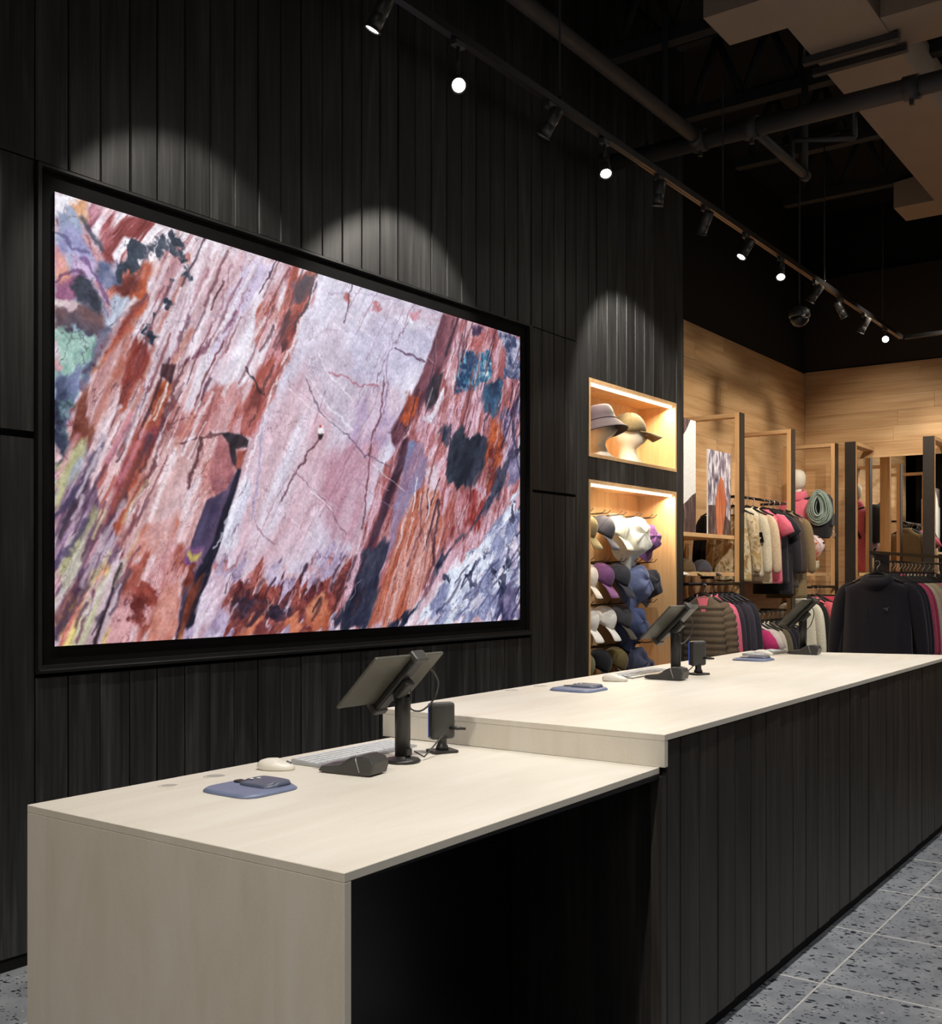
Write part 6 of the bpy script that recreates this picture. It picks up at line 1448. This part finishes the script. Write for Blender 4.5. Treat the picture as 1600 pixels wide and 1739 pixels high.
# backpack
T = thing('backpack', 'charcoal climbing backpack on the mannequin, behind the green rope', 'backpack', (-3.645, 11.19, 1.80)); bk_ = cloth('fabric_44_44_48', (44, 44, 48))
R = []
for z, a, b in ((0, .07, .10), (.03, .095, .125), (.15, .11, .14), (.30, .11, .145), (.40, .10, .13), (.45, .07, .10)):
    R.append([Vector((.02+math.cos(q)*a*(1+.12*noise.noise(Vector((q*1.5, z*9, 4)))), math.sin(q)*b*(1+.1*noise.noise(Vector((q*2, z*8, 9)))), z)) for q in [k/28*math.tau for k in range(28)]])
MB().loft(R).build('bag', bk_, T, smooth=True)
for sg in (-1, 1): MB().tube([(-.08, sg*.07, .42), (-.16, sg*.08, .40), (-.2, sg*.09, .25), (-.12, sg*.09, .05)], .012, 8).build('strap', bk_, T)
MB().box(.06, .14, -.06, .06, .12, .26, .02).build('pocket', bk_, T)
MB().tube([(.12, .02, .08), (.15, .03, .04), (.13, .05, .0), (.11, .03, .04)], .006, 8).build('carabiner', M['silver'], T, label='pale metal carabiner')
# rope coil
T = thing('rope_coil', 'coil of sage green climbing rope draped over the backpack', 'rope', (-3.60, 11.06, 2.13))
random.seed(12)
for k in range(26):
    ph = random.uniform(-.25, .25); rx = .035+.0048*(k%17)+random.uniform(-.006, .006); rz_ = .10+.0048*(k%17)+random.uniform(-.02, .02); dy = (k%9-5)*.010; off = random.uniform(-.015, .015)
    pts = [(off+math.cos(a)*rx*(1-.25*math.sin(a))+math.sin(a)*.02*ph, dy-.05+.03*math.cos(a+ph), math.sin(a)*rz_-.02*(rz_*6)) for a in [i/28*math.tau for i in range(28)]]
    MB().tube(pts, .0062, 6, close=True).build('loop', M['rope'], T)
MB().tube([(-.03, -.08, .10), (.02, -.10, .115), (.05, -.04, .12), (.04, .04, .11), (-.02, .05, .10), (-.04, -.03, .095)], .0075, 8, close=True).build('binding', M['rope'], T)
# helmet
T = thing('climbing_helmet', 'white climbing helmet with dark vents hanging below the backpack', 'helmet', (-3.66, 10.98, 1.72)); T.rotation_euler = (math.radians(-70), math.radians(20), math.radians(-25)); T.scale = (1.15, 1.15, 1.15)
R = []
for i in range(9):
    q0 = i/8*math.pi/2; rr = max(math.cos(q0), .02)**.85
    R.append([Vector((math.cos(a)*.115*rr, math.sin(a)*.092*rr, math.sin(q0)*.105)) for a in [k/28*math.tau for k in range(28)]])
MB().loft(R).build('shell', M['helm'], T, smooth=True)
MB().tube([(math.cos(a)*.118, math.sin(a)*.095, .003) for a in [k/28*math.tau for k in range(28)]], .005, 6, close=True).build('rim', M['helm'], T)
for (a, el) in ((-1.2, .5), (-.5, .55), (.3, .5), (1.2, .5), (2.2, .55), (3.1, .5), (4.0, .5), (-.9, 1.0), (.5, 1.0), (2.2, 1.05), (3.6, 1.0)):
    c = Vector((math.cos(a)*.115*math.cos(el)**.85, math.sin(a)*.092*math.cos(el)**.85, math.sin(el)*.105)); nrm = Vector((c.x/.0132, c.y/.0085, c.z/.011)).normalized()
    Mx = Matrix.Translation(c+nrm*.0005) @ nrm.to_track_quat('Z', 'Y').to_matrix().to_4x4()
    MB().box(-.008, .008, -.016, .016, -.002, .002, .0018, M=Mx).build('vent', M['black'], T)
MB().tube([(.08, .04, 0), (.06, .05, -.06), (.02, .03, -.10), (-.01, -.02, -.11), (.02, -.05, -.08), (.07, -.05, 0)], .005, 6).build('chin_strap', cloth('fabric_216_80_60', (216, 80, 60)), T, label='orange chin strap')
# white tag-like chalk bag below helmet
T = thing('chalk_bag', 'small pale chalk bag hanging under the helmet', 'bag', (-3.62, 10.98, 1.475))
MB().lathe([(.005, -.0), (.03, .005), (.036, .04), (.034, .08), (.038, .09)], 18).build('bag', cloth('fabric_196_186_160', (196, 186, 160)), T, smooth=True)
MB().tube([(0, .03, .09), (.0, .01, .13), (0, -.03, .09)], .004, 6).build('loop', cloth('fabric_216_80_60', (216, 80, 60)), T, label='orange loop')

# ================================================================ FREE-STANDING RACK
RX = -2.085
T = thing('garment_rack', 'freestanding dark bronze garment rack behind the counter end', 'clothes rack', (RX, 7.62, 0))
for yy_ in (.03, 1.95):
    MB().box(-.035, .065, yy_, yy_+.012, 0, 1.555).build('end_post', M['steel'], T)
    MB().box(-.26, .26, yy_-.02, yy_+.03, 0, .03).build('foot', M['steel'], T)
MB().box(-.045, -.015, -.03, 2.0, 1.555, 1.578).build('top_beam', M['steel'], T)
MB().tube([(0, .0, 1.508), (0, 1.95, 1.508)], .009, 10).build('hanging_rail', M['steel'], T)
MB().tube([(0, .0, 1.508), (-.01, -.02, 1.53), (-.03, -.02, 1.556)], .007, 8).build('rail_end', M['steel'], T)
GR = 'garments on the freestanding rack'
hd = garment((RX, 7.60, 1.500), math.radians(4), 'hooded_jacket', (36, 33, 42), 'black hooded jacket with small chest emblem facing the counter', 'jacket', None, .72, .235, 'long', seed=21, thick=.055, zip_=None)
# small fossil-bird like chest emblem, flat print
m = MB()
for pts in ([(0, 0), (.008, .006), (.018, .006), (.028, .012)], [(.004, -.004), (.012, .0), (.024, .002)], [(.008, -.010), (.014, -.006), (.020, -.014)], [(.018, .006), (.016, -.004), (.022, -.008)], [(0, 0), (-.006, .004), (-.004, .008)]):
    m.tube([(.06+a, -.0, -.315+b) for a, b in pts], .0011, 5)
lg = m.build('emblem', cloth('emblem_grey', (130, 128, 138)), hd, label='small pale grey emblem'); lg.location = (0, -.068, 0)
MB().tube([(-.055, -.064, -.30), (-.06, -.068, -.36), (-.075, -.070, -.42), (-.085, -.070, -.46)], .0015, 5).build('crease', cloth('fabric_36_33_42', (36, 33, 42)), hd)
seq = [(7.72, (40, 38, 48), 'jacket', 'black jacket first behind the hooded one on the rack'), (7.81, (46, 44, 56), 'jacket', 'charcoal jacket second behind the hooded one'), (7.90, (34, 34, 44), 'jacket', 'navy jacket third behind the hooded one'),
       (8.00, (214, 92, 128), 'shirt_jacket', 'pink jacket on the freestanding rack'), (8.08, (188, 62, 98), 'shirt_jacket', 'raspberry jacket behind the pink one on the rack'), (8.18, (222, 212, 190), 'shirt_jacket', 'cream jacket behind the raspberry one'), (8.27, (206, 184, 152), 'shirt_jacket', 'beige jacket behind the cream one on the rack'),
       (8.37, (214, 200, 174), 'shirt_jacket', 'light sand jacket between the beige and ochre ones on the rack'), (8.47, (190, 160, 110), 'jacket', 'ochre jacket on the freestanding rack'), (8.58, (220, 120, 150), 'jacket', 'rose pink jacket behind the ochre one'), (8.70, (204, 196, 180), 'jacket', 'stone coloured jacket behind the rose one'),
       (8.84, (60, 56, 62), 'jacket', 'dark grey jacket far along the rack'), (9.0, (200, 170, 130), 'jacket', 'tan jacket far along the rack'), (9.16, (70, 66, 76), 'jacket', 'slate jacket farthest along the rack')]
for y, c, k, lb in seq:
    garment((RX, y, 1.495), random.uniform(-.05, .05), k, c, lb, 'jacket', GR, .70, .215, 'long', seed=y*5, thick=.032)

# ================================================================ TRACK LIGHTING
TX, TZ = -2.75, 3.70
T = thing('lighting_track', 'long black lighting track with copper contact lines', 'lighting track', (TX, .5, TZ))
MB().box(-.018, .018, 0, 10.33, -.018, .018).build('channel', M['track'], T)
for dx in (-.012, .012): MB().box(dx-.0025, dx+.0025, 4.9, 10.33, -.0195, -.0182).build('contact', M['rail'], T)
T2 = thing('lighting_track', 'short black lighting track crossing toward the back right', 'lighting track', (TX+.03, 10.86, TZ))
MB().box(0, 4.0, -.018, .018, -.018, .018).build('channel', M['track'], T2)
MB().box(0, 4.0, -.002, .002, -.0195, -.0182).build('contact', M['rail'], T2)
def rodv(x, y, z0, z1, r, label):
    T = thing('suspension_rod', label, 'suspension rod', (x, y, z0)); MB().tube([(0, 0, 0), (0, 0, z1-z0)], r, 8).build('rod', M['joist'], T); MB().lathe([(.012, 0), (.012, .02), (.004, .03)], 10).build('clamp', M['track'], T)
rodv(TX, 4.54, TZ+.018, 5.5, .006, 'thin suspension rod near the third lit spotlight')
rodv(TX, 6.54, TZ+.018, 5.5, .005, 'thin suspension rod above the charred wall end')
rodv(TX, 8.55, TZ+.018, 5.5, .006, 'thin suspension rod beside the hanging dome camera')
rodv(TX, 10.2, TZ+.018, 5.5, .005, 'thin suspension rod above the starburst spotlight')
rodv(TX+.9, 10.86, TZ+.018, 5.5, .005, 'faint suspension rod of the crossing track')
def head(x, y, z, tgt, lit, power, deg, label, blend=.5, drop=.115):
    T = thing('track_spotlight', label, 'spotlight', (x, y, z), 0, 'cylindrical spotlights on the track')
    MB().box(-.016, .016, -.035, .035, -.045, -.018, .003).build('adapter', M['lamp'], T)
    MB().tube([(0, 0, -.045), (0, 0, .03-drop)], .008, 10).build('stem', M['lamp'], T)
    d = (Vector(tgt)-Vector((x, y, z-.12))).normalized(); q = d.to_track_quat('-Z', 'Y').to_matrix().to_4x4(); R = Matrix.Translation((0, 0, -drop)) @ q
    MB().lathe([(.026, .075), (.030, .072), (.030, .0), (.0285, -.002), (.0285, -.005), (.030, -.007), (.030, -.058)], 22, M=R).build('barrel', M['lamp'], T)
    MB().lathe([(.030, -.063), (.036, -.064), (.036, -.068), (.031, -.070), (.0272, -.066), (.027, -.058)], 22, M=R, cap=False).build('bezel', M['lamp'], T)
    MB().lathe([(.0268, -.0585), (.0268, -.064)], 22, M=R).build('lens', M['lens' if lit == 1 else 'lensdim'], T, label='glowing lens')
    if power:
        l = bpy.data.lights.new('spot_light', 'SPOT'); l.energy = power; l.spot_size = math.radians(deg); l.spot_blend = blend; l.color = (1, .93, .83); l.shadow_soft_size = .02
        o = bpy.data.objects.new('spot_light', l); COL.objects.link(o); o.parent = T; o.location = tuple(Vector((0, 0, -drop))+d*.085); o.rotation_euler = d.to_track_quat('-Z', 'Y').to_euler()
    return T
head(TX, 2.77, TZ, (XW, 3.00, 2.22), 0, WP*.8, 78, 'dim spotlight barely entering at the top edge', .35)
head(TX, 3.20, TZ, (-3.35, 2.95, 2.4), 1, 12, 50, 'lit spotlight seen from the side above the video wall')
head(TX, 3.707, TZ, (-.2, .6, 1.3), 1, 40, 50, 'round glowing spotlight facing the camera over the video wall', .5, .20)
head(TX, 4.454, TZ, (XW, 4.32, 2.38), 0, WP*1.25, 80, 'dark angled spotlight aimed at the boards above the screen', .35)
head(TX, 4.99, TZ, (-1.6, 3.6, .9), 1, 50, 50, 'lit spotlight right of the first suspension rod', .5, .155)
head(TX, 5.632, TZ, (-3.2, 5.85, 1.8), 0, WP*.35, 60, 'dark vertical spotlight under the grey pipe')
head(TX, 6.268, TZ, (XW, 6.85, 2.50), 0, WP*1.5, 78, 'dark spotlight aimed at the boards above the hat niches', .4)
head(TX, 6.927, TZ, (-3.3, 6.2, 2.2), 1, 10, 50, 'small lit spotlight left of the charred wall corner')
head(TX, 7.58, TZ, (-2.0, 5.6, 1.0), 1, 40, 50, 'small lit spotlight above the oak wall corner')
head(TX, 8.336, TZ, (-4.1, 8.45, 2.0), 0, 30*OAKL, 60, 'dark spotlight beside the dome camera')
head(TX, 8.966, TZ, (-2.2, 9.9, 2.0), 0, 0, 60, 'dark spotlight leaning away to the right on the far track')
head(TX, 9.626, TZ, (-3.8, 9.9, 2.0), 0, 30*OAKL, 60, 'dark spotlight left of the starburst lamp')
head(TX, 10.273, TZ, (-.6, 4.2, 1.6), 1, 30, 50, 'bright starburst spotlight at the end of the track')
head(TX+.48, 10.86, TZ, (-2.8, 12.1, 2.3), 0, 30*OAKL, 60, 'dark spotlight at the right edge on the crossing track')
head(TX, 1.55, TZ, (XW, 1.75, 2.0), 0, WP*.6, 66, 'unseen added spotlight near the start of the track')  # head added out of view to brighten the leftmost wall boards
T = thing('dome_camera', 'small round dome security camera hanging from a rod', 'security camera', (-2.80, 8.12, 3.38))
MB().tube([(0, 0, .05), (0, 0, 2.12)], .007, 8).build('rod', M['joist'], T)
MB().lathe([(.02, .07), (.045, .065), (.075, .04), (.08, .0), (.076, -.012)], 26).build('housing', M['lamp'], T, smooth=True)
MB().lathe([(.070, -.012), (.066, -.04), (.045, -.068), (.015, -.08), (.002, -.081)], 26).build('dome', M['blackgloss'], T, smooth=True)
MB().box(.035, .06, -.06, -.035, -.02, .0, .003).build('indicator', M['white'], T)

# ================================================================ CEILING SERVICES
T = thing('sprinkler_pipe', 'long dark grey pipe running back beside the track', 'pipe', (-2.94, .3, 4.25))
MB().tube([(0, 0, 0), (0, 6.32, 0)], .043, 18).build('pipe', M['pipe'], T)
MB().tube([(0, 6.2, 0), (0, 6.30, 0)], .054, 18).build('coupling', M['pipe'], T)
T = thing('cross_pipe', 'thick grey pipe crossing under the duct', 'pipe', (-3.57, 6.62, 4.25))
MB().tube([(0, 0, 0), (5.5, 0, 0)], .058, 20).build('pipe', M['pipe'], T)
for x in (.63, .98, 1.95): 
    MB().tube([(x-.045, 0, 0), (x+.045, 0, 0)], .070, 20).build('coupling', M['pipe'], T)
    MB().box(x-.012, x+.012, -.012, .012, -.10, -.06).build('bolt', M['pipe'], T)
T = thing('branch_pipe', 'thinner grey branch pipe dropping back from the cross pipe', 'pipe', (-2.58, 6.66, 4.24))
MB().tube([(0, 0, 0), (0, .93, 0)], .030, 14).build('pipe', M['pipe'], T)
MB().tube([(0, .90, 0), (0, .96, 0)], .038, 14).build('elbow', M['pipe'], T)
MB().tube([(0, .93, 0), (0, .93, .95)], .024, 12).build('riser', M['pipe'], T)
T = thing('small_pipe', 'small bent grey conduit beside the branch pipe', 'pipe', (-2.62, 7.45, 4.25))
MB().tube([(0, 0, 0), (0, 0, .19), (.0, .005, .20), (.36, .22, .20), (.365, .225, .21), (.365, .225, .85)], .017, 10).build('pipe', M['pipe'], T)
rodv(-3.32, 6.62, 4.31, 5.5, .008, 'thin rod holding the cross pipe at its left end')
rodv(-3.06, 6.35, 4.30, 5.5, .020, 'thicker grey hanger rod at the pipe junction')
T = thing('air_duct', 'long beige rectangular air duct overhead with side outlets', 'duct', (-2.21, 1.0, 4.60))
MB().box(0, .465, 0, 11, 0, .32, .004).build('duct', M['duct'], T)
for (xa, xb, ya, yb) in ((-.36, 0, 4.83, 5.22), (.465, .95, 5.42, 5.85), (-.34, 0, 8.80, 9.22), (.465, .95, 9.4, 9.8), (-.36, 0, 1.5, 1.9)):
    MB().prism([(xa, .01), (0 if xa < 0 else .465, .01), (0 if xa < 0 else .465, .27), (xa, .23)] if xa < 0 else [(xa, .01), (xb, .01), (xb, .23), (xa, .27)], 1, ya, yb).build('outlet', M['duct'], T)
for y in (5.60, 5.78): MB().box(-.05, .52, y, y+.045, -.045, -.004).build('hanger_strut', M['pipe'], T)
for x in (-.04, .50): MB().tube([(x, 5.62, -.03), (x, 5.62, .88)], .012, 8).build('strut_rod', M['pipe'], T)
for k, y in enumerate((4.15, 5.30, 6.46, 7.62, 8.78, 9.94)):
    T = thing('ceiling_joist', 'dark open-web ceiling joist, ' + ('nearest of the row', 'second of the row', 'third, above the pipe junction', 'fourth, with its chord behind the cross pipe', 'fifth of the row', 'farthest of the row')[k], 'joist', (-3.57, y, 4.90), 0, 'open-web ceiling joists')
    MB().box(0, 7.5, -.045, .045, -.04, .04).build('bottom_chord', M['joist'], T); MB().box(0, 7.5, -.045, .045, .52, .59).build('top_chord', M['joist'], T)
    for i in range(18):
        x = .12+i*.40
        a, b = ((x, 0, .03), (x+.20, 0, .52)); c = (x+.40, 0, .03)
        MB().tube([a, b], .028, 6).build('web', M['joist'], T); MB().tube([b, c], .028, 6).build('web', M['joist'], T)
for o in list(bpy.data.objects):
    if o.type == 'MESH' and o.data.users and len(o.data.polygons) and o.get('kind') is None: pass
